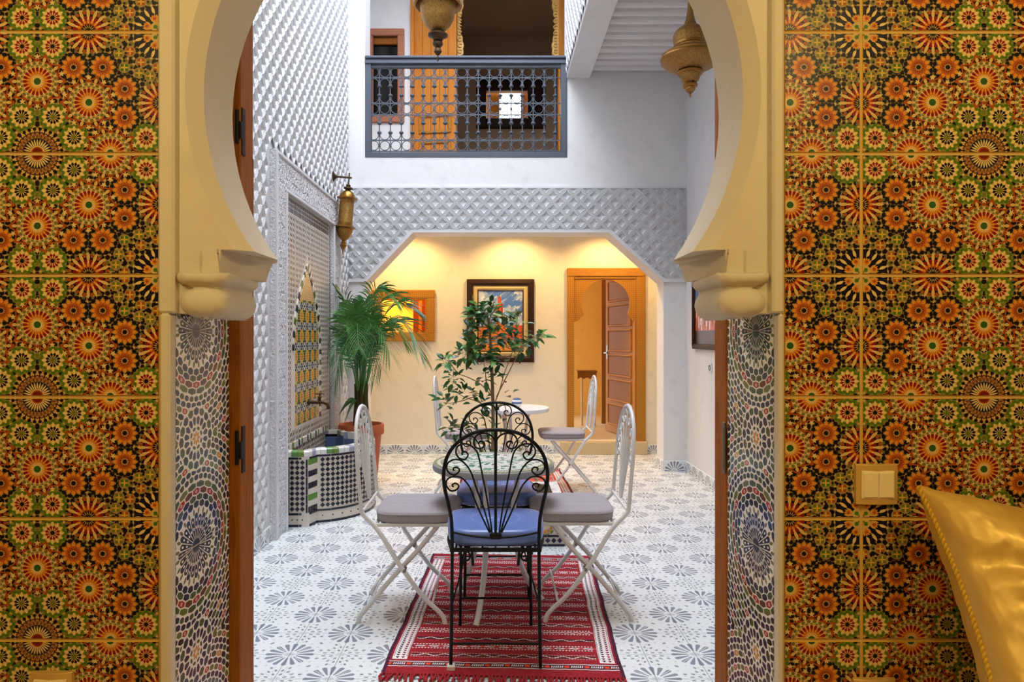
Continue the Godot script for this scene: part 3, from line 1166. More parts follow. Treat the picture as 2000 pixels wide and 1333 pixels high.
		mb.face(rows[rows.size() - 1], V(AX - sx * 0.55, 1.34, 1.55))
		obj("corbel", mb, M.interior, wall)
	# printed wall tiles, 0.506 x 0.251 m
	var ycut := 1.6297
	for col in [[-2.21, -1.704, -9.0, 9.0], [-1.704, -1.198, -9.0, 9.0], [-1.198, -0.692, -9.0, 9.0], [0.248, 0.754, 0.5935, 9.0], [0.754, 1.26, -9.0, 9.0], [1.26, 1.766, -9.0, 9.0], [1.766, 2.272, -9.0, 9.0]]:
		for r in range(-7, 5):
			var y0 := maxf(ycut + r * 0.251, 0.0)
			var y1 := minf(ycut + (r + 1) * 0.251, 2.9)
			if y1 - y0 > 0.02:
				obj("wall_tile", wall_tile(col[0], col[1], maxf(col[0], col[2]), y0, y1, ycut), M.wall_tile, wall)
	# the bed that shows as pale grout in the joints
	mb = MB.new()
	mb.box(V(-2.4, 0, 1.4535), V(-0.691, 2.9, 1.462))
	mb.box(V(0.593, 0, 1.4535), V(2.4, 2.9, 1.462))
	obj("grout_bed", mb, M.grout, wall)
	# the glazed tiles of the reveals
	for sx in [-1.0, 1.0]:
		var x: float = -0.672 if sx < 0 else 0.585
		for r in 4:
			var y0 := maxf(0.305 + (r - 1) * 0.48, 0.0)
			var y1 := minf(0.305 + r * 0.48, 1.30)
			obj("reveal_tile", reveal_tile(x, sx, y0 + 0.001, y1 - 0.001), M.reveal_tile, wall)
	# wooden door frame behind the arch
	var t := thing("door_1", "dark timber door frame standing behind the horseshoe arch, with latch and hinge", "door frame")
	t.set_meta("kind", "structure")
	for e in [[-0.70, -0.645, 0.0, 2.42], [0.5825, 0.62, 0.0, 2.42]]:
		mb = MB.new()
		mb.box(V(e[0], e[2], 1.778), V(e[1], e[3], 1.872), 0.003)
		obj("jamb", mb, M.jamb, t)
	mb = MB.new()
	mb.box(V(-0.70, 2.42, 1.778), V(0.62, 2.46, 1.872), 0.003)
	obj("head", mb, M.jamb, t)
	mb = MB.new()
	mb.box(V(-0.672, 0, 1.8725), V(-0.648, 1.73, 1.886), 0.002)
	var tr := obj("carved_trim", mb, M.carved_red, t)
	tr.set_meta("label", "thin carved reddish trim")
	for y in [0.965, 1.775]:
		mb = MB.new()
		mb.box(V(-0.6455, y - 0.06, 1.784), V(-0.642, y + 0.06, 1.806), 0.001)
		mb.box(V(-0.656, y - 0.022, 1.772), V(-0.641, y + 0.022, 1.79), 0.002)
		mb.cyl(V(-0.652, y - 0.035, 1.774), V(-0.652, y + 0.05, 1.774), 0.005, 8)
		obj("latch_plate", mb, M.black_metal, t)
	mb = MB.new()
	mb.box(V(0.5822, 0.905, 1.7775), V(0.5785, 1.035, 1.80), 0.001)
	mb.cyl(V(0.5785, 0.915, 1.776), V(0.5785, 1.025, 1.776), 0.004, 8)
	for k in 4:
		mb.cyl(V(0.579, 0.925 + k * 0.03, 1.791), V(0.5775, 0.925 + k * 0.03, 1.791), 0.003, 8)
	obj("hinge", mb, M.steel, t)
	switch_plate(0.7817, 0.949, "beige double light switch on the patterned wall above the gold cushion", true)
	switch_plate(-0.9115, 0.522, "beige switch plate low on the patterned wall left of the arch", false)
	switch_plate(0.7775, 0.508, "beige switch plate at the lower edge below the double light switch", false)


func wall_tile(x0: float, x1: float, xmin: float, y0: float, y1: float, yc: float) -> MB:
	var mb := MB.new()
	var g := 0.0014
	var w := x1 - x0
	var xs := [xmin + g, (x0 + x1) / 2, x1 - g]
	if xs[0] >= xs[1]:
		xs = [xs[0], xs[2]]
	var b := 0.0022
	var yy := [y0 + g, y1 - g]
	var U := func(x: float, y: float) -> Vector2:
		var u := 1.0 - absf(x - (x0 + x1) / 2) / (w / 2)
		var v := fposmod((y - yc) / 0.251, 2.0)
		return Vector2(u, 1.0 - v if v < 1.0 else v - 1.0)
	for i in xs.size() - 1:
		var a: float = xs[i] + (b if i == 0 else 0.0)
		var c: float = xs[i + 1] - (b if i == xs.size() - 2 else 0.0)
		var p := [V(a, yy[0] + b, 1.4505), V(c, yy[0] + b, 1.4505), V(c, yy[1] - b, 1.4505), V(a, yy[1] - b, 1.4505)]
		# the middle of the row keeps each v inside one mirror half
		var e := 0.0006
		mb.face(p, V(a, yy[0], 2.0), [U.call(a, yy[0] + e), U.call(c, yy[0] + e), U.call(c, yy[1] - e), U.call(a, yy[1] - e)])
	var X0: float = xs[0]
	var X1: float = xs[xs.size() - 1]
	var ctr := V((X0 + X1) / 2, (y0 + y1) / 2, 1.7)
	var front := [V(X0 + b, yy[0] + b, 1.4505), V(X1 - b, yy[0] + b, 1.4505), V(X1 - b, yy[1] - b, 1.4505), V(X0 + b, yy[1] - b, 1.4505)]
	var back := [V(X0, yy[0], 1.459), V(X1, yy[0], 1.459), V(X1, yy[1], 1.459), V(X0, yy[1], 1.459)]
	for k in 4:
		var k2 := (k + 1) % 4
		var q := [front[k], front[k2], back[k2], back[k]]
		var uvs := []
		for p in q:
			uvs.append(Vector2(0.02, 0.3))
		mb.face(q, ctr, uvs)
	return mb


func reveal_tile(x: float, sx: float, y0: float, y1: float) -> MB:
	var mb := MB.new()
	var xs: float = x - sx * 0.002
	var ds := [1.474, 1.575, 1.767]
	var yl := [y0]
	var m := 0.305 - 0.24
	while m < 1.4:
		if m > y0 + 0.005 and m < y1 - 0.005:
			yl.append(m)
		m += 0.24
	yl.append(y1)
	for i in yl.size() - 1:
		for j in 2:
			var pts := []
			var uvs := []
			var vm: float = (yl[i] + yl[i + 1]) / 2
			for q in [[j, i], [j + 1, i], [j + 1, i + 1], [j, i + 1]]:
				var y: float = yl[q[1]]
				pts.append(V(xs, y, ds[q[0]]))
				# v measures the distance from the nearest star row (0.305 + k * 0.48)
				var s0 := 0.305 + 0.48 * roundf((vm - 0.305) / 0.48)
				uvs.append(Vector2(absf(ds[q[0]] - 1.575) / 0.195, absf(y - s0) / 0.24))
			mb.face(pts, Vector3(x + sx, y0, -1.6), uvs)
	mb.box(Vector3(x + sx * 0.02, y0, -1.476), Vector3(xs + sx * 0.0005, y1, -1.766))
	return mb


func switch_plate(x: float, y: float, label: String, two: bool) -> void:
	var t := thing("light_switch", label, "switch", V(x, y, 1.4505))
	var mb := MB.new()
	var n := 12
	var rows := []
	for i in n + 1:   # a plate bowed from side to side
		var u := -1.0 + 2.0 * i / n
		var z := 0.008 + 0.006 * (1 - u * u)
		rows.append([Vector3(u * 0.0435, -0.0415, 0.0), Vector3(u * 0.0435, -0.0415, z - 0.002), Vector3(u * 0.0425, -0.0395, z), Vector3(u * 0.0425, 0.0395, z), Vector3(u * 0.0435, 0.0415, z - 0.002), Vector3(u * 0.0435, 0.0415, 0.0)])
	mb.grid(rows)
	for e in [-1.0, 1.0]:
		mb.face([Vector3(e * 0.0435, -0.0415, 0), Vector3(e * 0.0435, 0.0415, 0), Vector3(e * 0.0425, 0.0395, 0.008), Vector3(e * 0.0425, -0.0395, 0.008)], Vector3.ZERO)
	obj("plate", mb, M.switch_plate, t)
	mb = MB.new()
	mb.box(Vector3(-0.0335, -0.0285, 0.008), Vector3(0.0335, 0.0285, 0.0145), 0.0012)
	obj("inner_frame", mb, M.switch_key, t)
	if two:
		for e in [-1.0, 1.0]:
			mb = MB.new()
			mb.box(Vector3(e * 0.0008, -0.0255, 0.012), Vector3(e * 0.0305, 0.0255, 0.0172), 0.0012)
			obj("rocker", mb, M.switch_key, t)
	else:
		mb = MB.new()
		mb.box(Vector3(-0.0305, -0.0255, 0.012), Vector3(0.0305, 0.0255, 0.0172), 0.0012)
		obj("rocker", mb, M.switch_key, t)


# the rest of the room the camera stands in
func build_room() -> void:
	var mb := MB.new()
	mb.box(V(-2.6, -0.1, -2.8), V(2.6, 0.0, 1.46))
	struct("floor_room", "plain tan floor of the tiled room", "floor", mb, M.tan_floor)
	mb = MB.new()
	mb.box(V(-2.6, 2.9, -2.8), V(2.6, 3.05, 1.46))
	struct("ceiling_room", "white ceiling of the tiled room", "ceiling", mb, M.interior)
	mb = MB.new()
	mb.box(V(-2.6, 0, -2.8), V(-2.4, 2.9, 1.46))
	struct("wall_room_left", "ochre plaster side wall left of the camera in the tiled room", "wall", mb, M.ochre)
	mb = MB.new()
	mb.box(V(2.4, 0, -2.8), V(2.6, 2.9, 1.46))
	struct("wall_room_right", "ochre plaster side wall right of the camera in the tiled room", "wall", mb, M.ochre)
	mb = MB.new()
	mb.box(V(-2.4, 0, -2.8), V(2.4, 2.9, -2.6))
	struct("wall_room_rear", "ochre plaster wall behind the camera in the tiled room", "wall", mb, M.ochre)
	# bench that carries the cushion
	var t := thing("bench", "low upholstered bench under the gold cushion against the patterned wall", "bench", V(1.5, 0, 1.13))
	mb = MB.new()
	mb.box(Vector3(-0.8, 0, -0.3), Vector3(0.8, 0.28, 0.3), 0.01)
	obj("base", mb, M.jamb, t)
	mb = MB.new()
	mb.box(Vector3(-0.8, 0.28, -0.3), Vector3(0.8, 0.45, 0.3), 0.03)
	obj("seat_pad", mb, M.velvet, t)
	gold_cushion()


func gold_cushion() -> void:
	var TL := V(0.8265, 0.958, 1.375)
	var BL := V(0.803, 0.545, 1.09)
	var TR := V(0.8265 + 0.49, 0.885, 1.375)
	var ex := TR - TL
	var ey := BL - TL
	var ez := ey.cross(ex).normalized() * -1.0
	if ez.z < 0:
		ez = -ez
	var t := thing("gold_cushion", "shiny gold velvet cushion with corded piping leaning on the patterned wall", "cushion", TL + (ex + ey) / 2)
	var mb := MB.new()
	var nz := FastNoiseLite.new()
	nz.frequency = 1.0
	nz.seed = 4
	var P := func(u: float, v: float, s: float) -> Vector3:
		var uu := u * (1.0 - 0.10 * (1.0 - v * v) * absf(u))
		var vv := v * (1.0 - 0.10 * (1.0 - u * u) * absf(v))
		var e := maxf(0.0, (1.0 - pow(absf(u), 3.6)) * (1.0 - pow(absf(v), 3.6)))
		var th := 0.105 * pow(e, 0.5)
		# creases that run from the corner and from the left seam into the pad
		var edge := clampf(e * 3.0, 0, 1)
		var w := 0.0
		for q in [[-0.55, 0.30, 9.0, 0.35, 0.011], [-0.6, -0.35, 12.0, 0.1, 0.013], [-0.42, -0.02, 11.0, 0.22, 0.012], [-0.30, 0.55, 10.0, 0.15, 0.01], [-0.05, -0.75, 9.0, 0.5, 0.009]]:
			var dx: float = u - q[0]
			var dy: float = v - q[1] - q[3] * dx
			w -= 1.7 * q[4] * exp(-dy * dy * q[2] * q[2]) * exp(-dx * dx * 5.0)
		w += 0.012 * nz.get_noise_3d(u * 1.6, v * 2.6 + u * 1.2, s * 3.0)
		return ex * uu / 2 + ey * vv / 2 + ez * s * (th + w * edge)
	for s in [1.0, -1.0]:
		var rows := []
		for i in 49:
			var row := []
			for j in 49:
				var u := sin((-1.0 + 2.0 * j / 48) * PI / 2)
				var v := sin((-1.0 + 2.0 * i / 48) * PI / 2)
				row.append(P.call(u, v, s))
			rows.append(row)
		mb.grid(rows, false, [], s > 0)
	obj("cover", mb, M.velvet, t)
	var path := []
	for k in 4:
		for i in 28:
			var q := -1.0 + 2.0 * i / 28
			var uv: Vector2 = [Vector2(q, -1), Vector2(1, q), Vector2(-q, 1), Vector2(-1, -q)][k]
			path.append(P.call(uv.x, uv.y, 0.0))
	path.append(path[0])
	mb = MB.new()
	# two-strand twisted cord
	var fine := smooth(path, 8, false)
	for st in 2:
		var tw := []
		for i in fine.size():
			var a := i * 0.75 + st * PI
			tw.append(fine[i] + ez * cos(a) * 0.0026 + ex.normalized() * sin(a) * 0.0026)
		mb.tube(tw, 0.0034, 5)
	obj("piping", mb, M.cord, t)


# ------------------------------------------------------------------ the courtyard shell
func build_courtyard() -> void:
	# cement floor: single tiles near, joined ones further back
	var mb := MB.new()
	mb.box(V(XL - 0.25, -0.15, 1.46), V(XR + 0.25, -0.004, DB + 0.2))
	var fl := struct("floor", "white courtyard floor of cement tiles with blue grey flower pattern", "floor", mb, M.bed)
	var meshes := [floor_tile_mesh(false), floor_tile_mesh(true)]
	var far := MB.new()
	var n := 0
	var cells := []
	for j in range(7, 39):
		for i in range(-8, 10):
			cells.append([i, j])
	for c in cells:
		var i: int = c[0]
		var j: int = c[1]
		var x0 := -0.012 + 0.2 * i
		var d0 := 0.175 + 0.2 * j
		if x0 + 0.2 < XL or x0 > XR or d0 > DB:
			continue
		if d0 < 1.9 and (x0 > 0.6 or x0 + 0.2 < -0.7):
			continue
		var turn := posmod(i + j, 2) == 0
		var px := 968 + (x0 + 0.1) * FOCAL / d0
		var seen := px > 470 and px < 1420
		if n < 300 and seen and d0 < 6.2:
			put("floor_tile", meshes[1 if turn else 0], M.floor_tile, fl, Transform3D(Basis.IDENTITY, V(x0, 0, d0 + 0.2)))
			n += 1
		else:
			far.xf = Transform3D(Basis.IDENTITY, V(x0, 0, d0 + 0.2))
			floor_tile_add(far, turn)
	var rest := obj("floor_tiles_distant", far, M.floor_tile, fl)
	rest.set_meta("kind", "stuff")
	# left wall, clad in a relief of lozenges
	mb = MB.new()
	mb.box(V(XL - 0.2, 0, 1.88), V(XL, TOP, DB + 0.2))
	var wl := struct("wall_left", "tall white left courtyard wall clad in raised lozenge plaster relief", "wall", mb, M.relief)
	var cell := relief_cell(0.010)
	var xfs := []
	var bs := Basis(Vector3(0, 0, -1), Vector3.UP, Vector3(1, 0, 0))
	var p := 0.129
	for r in 101:
		for k in 38:
			var y := 0.165 + r * p / 2
			var d := 1.95 + (k + 0.5 * (r % 2)) * p
			if d > 6.53 or y > TOP - 0.07:
				continue
			if d > 4.27 and d < 6.16 and y < 2.47:
				continue
			xfs.append(Transform3D(bs, V(XL + 0.010, y, d)))
	multi("lozenge_relief", cell.mesh(), M.relief, xfs, wl)
	# right wall
	mb = MB.new()
	mb.box(V(XR, 0, 1.88), V(XR + 0.2, TOP, DB + 0.2))
	struct("wall_right", "plain white right courtyard wall with the framed painting", "wall", mb, M.white)
	# back wall with the chamfered opening to the alcove
	mb = MB.new()
	mb.prism(PackedVector2Array([Vector2(XL, 0), Vector2(-1.215, 0), Vector2(-1.215, 1.772), Vector2(-0.773, 2.235), Vector2(1.057, 2.235), Vector2(1.575, 1.772), Vector2(1.575, 0), Vector2(XR, 0), Vector2(XR, 2.94), Vector2(XL, 2.94)]), -DA, -DA - 0.27)
	mb.box(V(XL, 2.94, DA), V(-1.225, TOP, DA + 0.27))
	mb.box(V(0.673, 2.94, DA), V(XR, TOP, DA + 0.27))
	mb.box(V(-1.225, 5.5, DA), V(0.673, TOP, DA + 0.27))
	var wb := struct("wall_back", "white back wall over the chamfered alcove opening, with a quatrefoil relief band", "wall", mb, M.white)
	relief_band(wb)
	# gallery on the right: beam, ribbed ceiling, parapet clad in relief
	mb = MB.new()
	mb.box(V(0.668, 3.685, 1.88), V(0.884, 4.75, DA), 0.004)
	mb.box(V(0.70, 4.75, 1.88), V(0.884, TOP, DA))
	var beam := struct("trim_gallery_beam", "white gallery beam with relief on its side, upper right of the courtyard", "beam", mb, M.white)
	var xb := []
	var b2 := Basis(Vector3(0, 0, 1), Vector3.UP, Vector3(-1, 0, 0))
	for r in 16:
		for k in 36:
			var d := 1.98 + (k + 0.5 * (r % 2)) * p
			if d < 6.52:
				xb.append(Transform3D(b2, V(0.658, 3.76 + r * p / 2, d)))
	multi("lozenge_relief", cell.mesh(), M.relief, xb, beam)
	mb = MB.new()
	mb.box(V(0.884, 3.79, 1.88), V(XR, 3.95, DA))
	var ce := struct("ceiling_gallery", "white ribbed ceiling under the gallery on the right", "ceiling", mb, M.ceil)
	var rib := MB.new()
	var prof := PackedVector2Array()
	for k in 9:
		var a := PI + PI * k / 8
		prof.append(Vector2(cos(a) * 0.046, sin(a) * 0.06))
	rib.xf = Transform3D(Basis(Vector3(0, 0, 1), Vector3.UP, Vector3(-1, 0, 0)), Vector3.ZERO)
	rib.prism(prof, -0.453, 0.453)
	var rm := rib.mesh()
	for k in 33:
		put("rib", rm, M.ceil, ce, Transform3D(Basis.IDENTITY, V(1.337, 3.792, 6.53 - k * 0.1385)))
	# printed skirting
	var sk := skirting_mesh()
	var runs := [["skirting_left", V(XL, 0, 2.0), V(XL, 0, 4.33), "along the fountain wall"], ["skirting_right", V(XR, 0, 2.0), V(XR, 0, DA), "along the right wall"], ["skirting_pier", V(1.575, 0, DA), V(XR, 0, DA), "round the right pier"], ["skirting_pier", V(1.575, 0, DA + 0.27), V(1.575, 0, DA), "on the inner side of the right pier"], ["skirting_alcove", V(-1.38, 0, DB), V(0.69, 0, DB), "along the alcove wall left of the doorway"], ["skirting_alcove", V(1.62, 0, DB), V(XR, 0, DB), "right of the alcove doorway"], ["skirting_pier", V(XL, 0, DA), V(-1.215, 0, DA), "on the left pier"]]
	for r in runs:
		var a: Vector3 = r[1]
		var b: Vector3 = r[2]
		var root := Node3D.new()
		root.name = numbered("baseboard_" + String(r[0]).trim_prefix("skirting_"))
		add_child(root)
		root.set_meta("kind", "structure")
		tag(root, "cement tile skirting with grey flower print " + r[3], "skirting")
		var dir := (b - a).normalized()
		var nrm := Vector3(-1, 0, 0) if absf(dir.z) > 0.5 and a.x > 1.5 else Vector3(1, 0, 0)
		if absf(dir.x) > 0.5:
			nrm = Vector3(0, 0, 1)
		var L := a.distance_to(b)
		var k := 0
		while k * 0.2 < L - 0.01:
			var w := minf(0.2, L - k * 0.2)
			var bb := Basis(dir, Vector3.UP, nrm)
			put("skirting_tile", sk, M.floor_tile, root, Transform3D(bb.scaled_local(Vector3(w / 0.2, 1, 1)), a + dir * (k * 0.2)))
			k += 1
	# roof edge and light steel bar that carries the hanging lantern
	var t := thing("lantern_bar", "steel bar across the open top of the courtyard that carries the hanging lantern", "bar", V(0, 6.3, 4.7))
	mb = MB.new()
	mb.cyl(Vector3(XL, 0, 0), Vector3(0.7, 0, 0), 0.02, 10)
	obj("bar", mb, M.grey_iron, t)


func floor_tile_add(mb: MB, turn: bool) -> void:
	var g := 0.0003
	var b := 0.0005
	var a := g + b
	var c := 0.2 - g - b
	var U := func(x: float, z: float) -> Vector2:
		var q := Vector2(x, z) / 0.2
		return Vector2(1.0 - q.x, q.y) if turn else Vector2(q.x, q.y)
	# local: x 0..0.2, z 0..0.2 (towards the camera)
	var top := [Vector3(a, 0, a), Vector3(c, 0, a), Vector3(c, 0, c), Vector3(a, 0, c)]
	var bot := [Vector3(g, -0.004, g), Vector3(0.2 - g, -0.004, g), Vector3(0.2 - g, -0.004, 0.2 - g), Vector3(g, -0.004, 0.2 - g)]
	var ctr := Vector3(0.1, -0.1, 0.1)
	mb.face(top, ctr, [U.call(a, 0.2 - a), U.call(c, 0.2 - a), U.call(c, 0.2 - c), U.call(a, 0.2 - c)])
	for k in 4:
		var k2 := (k + 1) % 4
		mb.face([top[k], top[k2], bot[k2], bot[k]], ctr, [Vector2(0.3, 0.02), Vector2(0.32, 0.02), Vector2(0.32, 0.03), Vector2(0.3, 0.03)])


func floor_tile_mesh(turn: bool) -> ArrayMesh:
	var mb := MB.new()
	floor_tile_add(mb, turn)
	return mb.mesh()


func skirting_mesh() -> ArrayMesh:
	var mb := MB.new()
	var c := Vector3(0.1, 0.03, -0.05)
	var h := 0.092
	mb.face([Vector3(0.001, 0, 0.01), Vector3(0.1, 0, 0.01), Vector3(0.1, h, 0.01), Vector3(0.001, h, 0.01)], c, [Vector2(0.5, 1.0), Vector2(1.0, 1.0), Vector2(1.0, 0.54), Vector2(0.5, 0.54)])
	mb.face([Vector3(0.1, 0, 0.01), Vector3(0.199, 0, 0.01), Vector3(0.199, h, 0.01), Vector3(0.1, h, 0.01)], c, [Vector2(0.0, 0.0), Vector2(0.5, 0.0), Vector2(0.5, 0.46), Vector2(0.0, 0.46)])
	var e := [Vector2(0.5, 0.3), Vector2(0.51, 0.3), Vector2(0.51, 0.31), Vector2(0.5, 0.31)]
	mb.face([Vector3(0.001, h, 0.01), Vector3(0.199, h, 0.01), Vector3(0.199, h + 0.002, 0.0), Vector3(0.001, h + 0.002, 0.0)], c, e)
	mb.face([Vector3(0.001, 0, 0.01), Vector3(0.001, h, 0.01), Vector3(0.001, h, 0.0), Vector3(0.001, 0, 0.0)], c, e)
	mb.face([Vector3(0.199, 0, 0.01), Vector3(0.199, h, 0.01), Vector3(0.199, h, 0.0), Vector3(0.199, 0, 0.0)], c, e)
	return mb.mesh()


# one lozenge of the plaster relief in its own xy plane: double rim and a sunk quatrefoil
func relief_rows(depth: float, lobes: bool) -> Array:
	var h := 0.0645
	var N := 48
	var rows := []
	for lv in [[1.0, 0.2, 0.0], [0.93, 0.55, 0.0], [0.90, 0.62, 0.0], [0.86, 0.5, 0.0], [0.83, 0.24, 0.0], [0.80, 0.15, 0.5], [0.775, 0.6, 1.0], [0.71, 0.62, 1.0], [0.68, 0.5, 1.0], [0.61, -0.25, 1.0], [0.55, -0.55, 1.0], [0.28, -0.85, 1.0], [0.0, -0.96, 1.0]]:
		var row := []
		for k in N:
			var a := TAU * k / N
			var c := Vector2(cos(a), sin(a))
			var dia := 1.0 / (absf(c.x) + absf(c.y))
			var q := dia
			if lobes:
				# small round lobes at the four tips
				var t := fposmod(a + PI / 4, PI / 2) - PI / 4
				var b := dia * 0.9
				var u := 0.04 - pow(0.74 * sin(t), 2)
				if u > 0.0:
					b = maxf(b, 0.74 * cos(t) + sqrt(u))
				q = lerpf(dia, b, lv[2])
			var r: float = lv[0] * q * h
			row.append(Vector3(c.x * r, c.y * r, lv[1] * depth))
		rows.append(row)
	return rows


func relief_cell(depth: float) -> MB:
	var mb := MB.new()
	var rows := relief_rows(depth, true)
	# close the outline exactly on the lozenge
	mb.grid(rows, true)
	return mb


func relief_band(wb: Node3D) -> void:
	# a raised plaster field with the relief on it, clipped to the opening
	var poly := PackedVector2Array([Vector2(XL + 0.01, 1.80), Vector2(-1.235, 1.80), Vector2(-0.79, 2.265), Vector2(1.075, 2.265), Vector2(1.585, 1.80), Vector2(XR - 0.012, 1.80), Vector2(XR - 0.012, 2.65), Vector2(XL + 0.01, 2.65)])
	var edge := PackedVector2Array([Vector2(XL + 0.002, 1.772), Vector2(-1.215, 1.772), Vector2(-0.773, 2.235), Vector2(1.057, 2.235), Vector2(1.575, 1.772), Vector2(XR - 0.002, 1.772), Vector2(XR - 0.002, 2.665), Vector2(XL + 0.002, 2.665)])
	var mb := MB.new()
	for i in 8:
		var k := (i + 1) % 8
		var o := [edge[i], edge[k], poly[k], poly[i]]
		var ctr: Vector2 = (edge[i] + edge[k] + poly[i] + poly[k]) / 4
		var fr := []
		for q in o:
			fr.append(V(q.x, q.y, DA - 0.022))
		mb.face(fr, V(ctr.x, ctr.y, DA + 0.5))
		for e in [[0, 1], [3, 2]]:
			mb.face([fr[e[0]], fr[e[1]], V(o[e[1]].x, o[e[1]].y, DA + 0.001), V(o[e[0]].x, o[e[0]].y, DA + 0.001)], V(ctr.x, ctr.y, DA))
	obj("band_border", mb, M.relief, wb)
	var p := 0.129
	var whole := []
	var part := MB.new()
	var full := relief_cell(0.016)
	for r in 16:
		for k in 27:
			var c := Vector2(-1.335 + (k + 0.5 * (r % 2)) * p, 1.745 + r * p / 2)
			var inside := 0
			for q in [Vector2(0.0645, 0), Vector2(-0.0645, 0), Vector2(0, 0.0645), Vector2(0, -0.0645)]:
				if Geometry2D.is_point_in_polygon(c + q, poly):
					inside += 1
			if inside == 4:
				whole.append(Transform3D(Basis.IDENTITY, V(c.x, c.y, DA - 0.0162)))
			else:
				var dia := PackedVector2Array([c + Vector2(0.0645, 0), c + Vector2(0, 0.0645), c + Vector2(-0.0645, 0), c + Vector2(0, -0.0645)])
				if Geometry2D.intersect_polygons(dia, poly).is_empty():
					continue
				for t in range(0, full.ix.size(), 3):
					var tp := PackedVector2Array()
					var z := 0.0
					for e in 3:
						var w := full.v[full.ix[t + e]]
						tp.append(Vector2(w.x, w.y) + c)
					var v0 := full.v[full.ix[t]]
					var fn := (full.v[full.ix[t + 1]] - v0).cross(full.v[full.ix[t + 2]] - v0)
					if absf(fn.z) < 1e-12:
						continue
					for out in Geometry2D.intersect_polygons(tp, poly):
						var pts := []
						for q in out:
							z = v0.z - (fn.x * (q.x - c.x - v0.x) + fn.y * (q.y - c.y - v0.y)) / fn.z
							pts.append(V(q.x, q.y, DA - 0.0162) + Vector3(0, 0, z))
						if pts.size() >= 3:
							part.face(pts, V(c.x, c.y, DA + 1.0))
	multi("quatrefoil_relief", full.mesh(), M.relief, whole, wb)
	var po := obj("quatrefoil_relief_edge", part, M.relief, wb)
	po.set_meta("kind", "stuff")


# ------------------------------------------------------------------ upper gallery behind the balustrade
func arc(c: Vector3, r: float, a0: float, a1: float, n := 14) -> Array:
	var p := []
	for i in n + 1:
		var a := lerpf(a0, a1, float(i) / n)
		p.append(c + Vector3(cos(a) * r, sin(a) * r, 0))
	return p


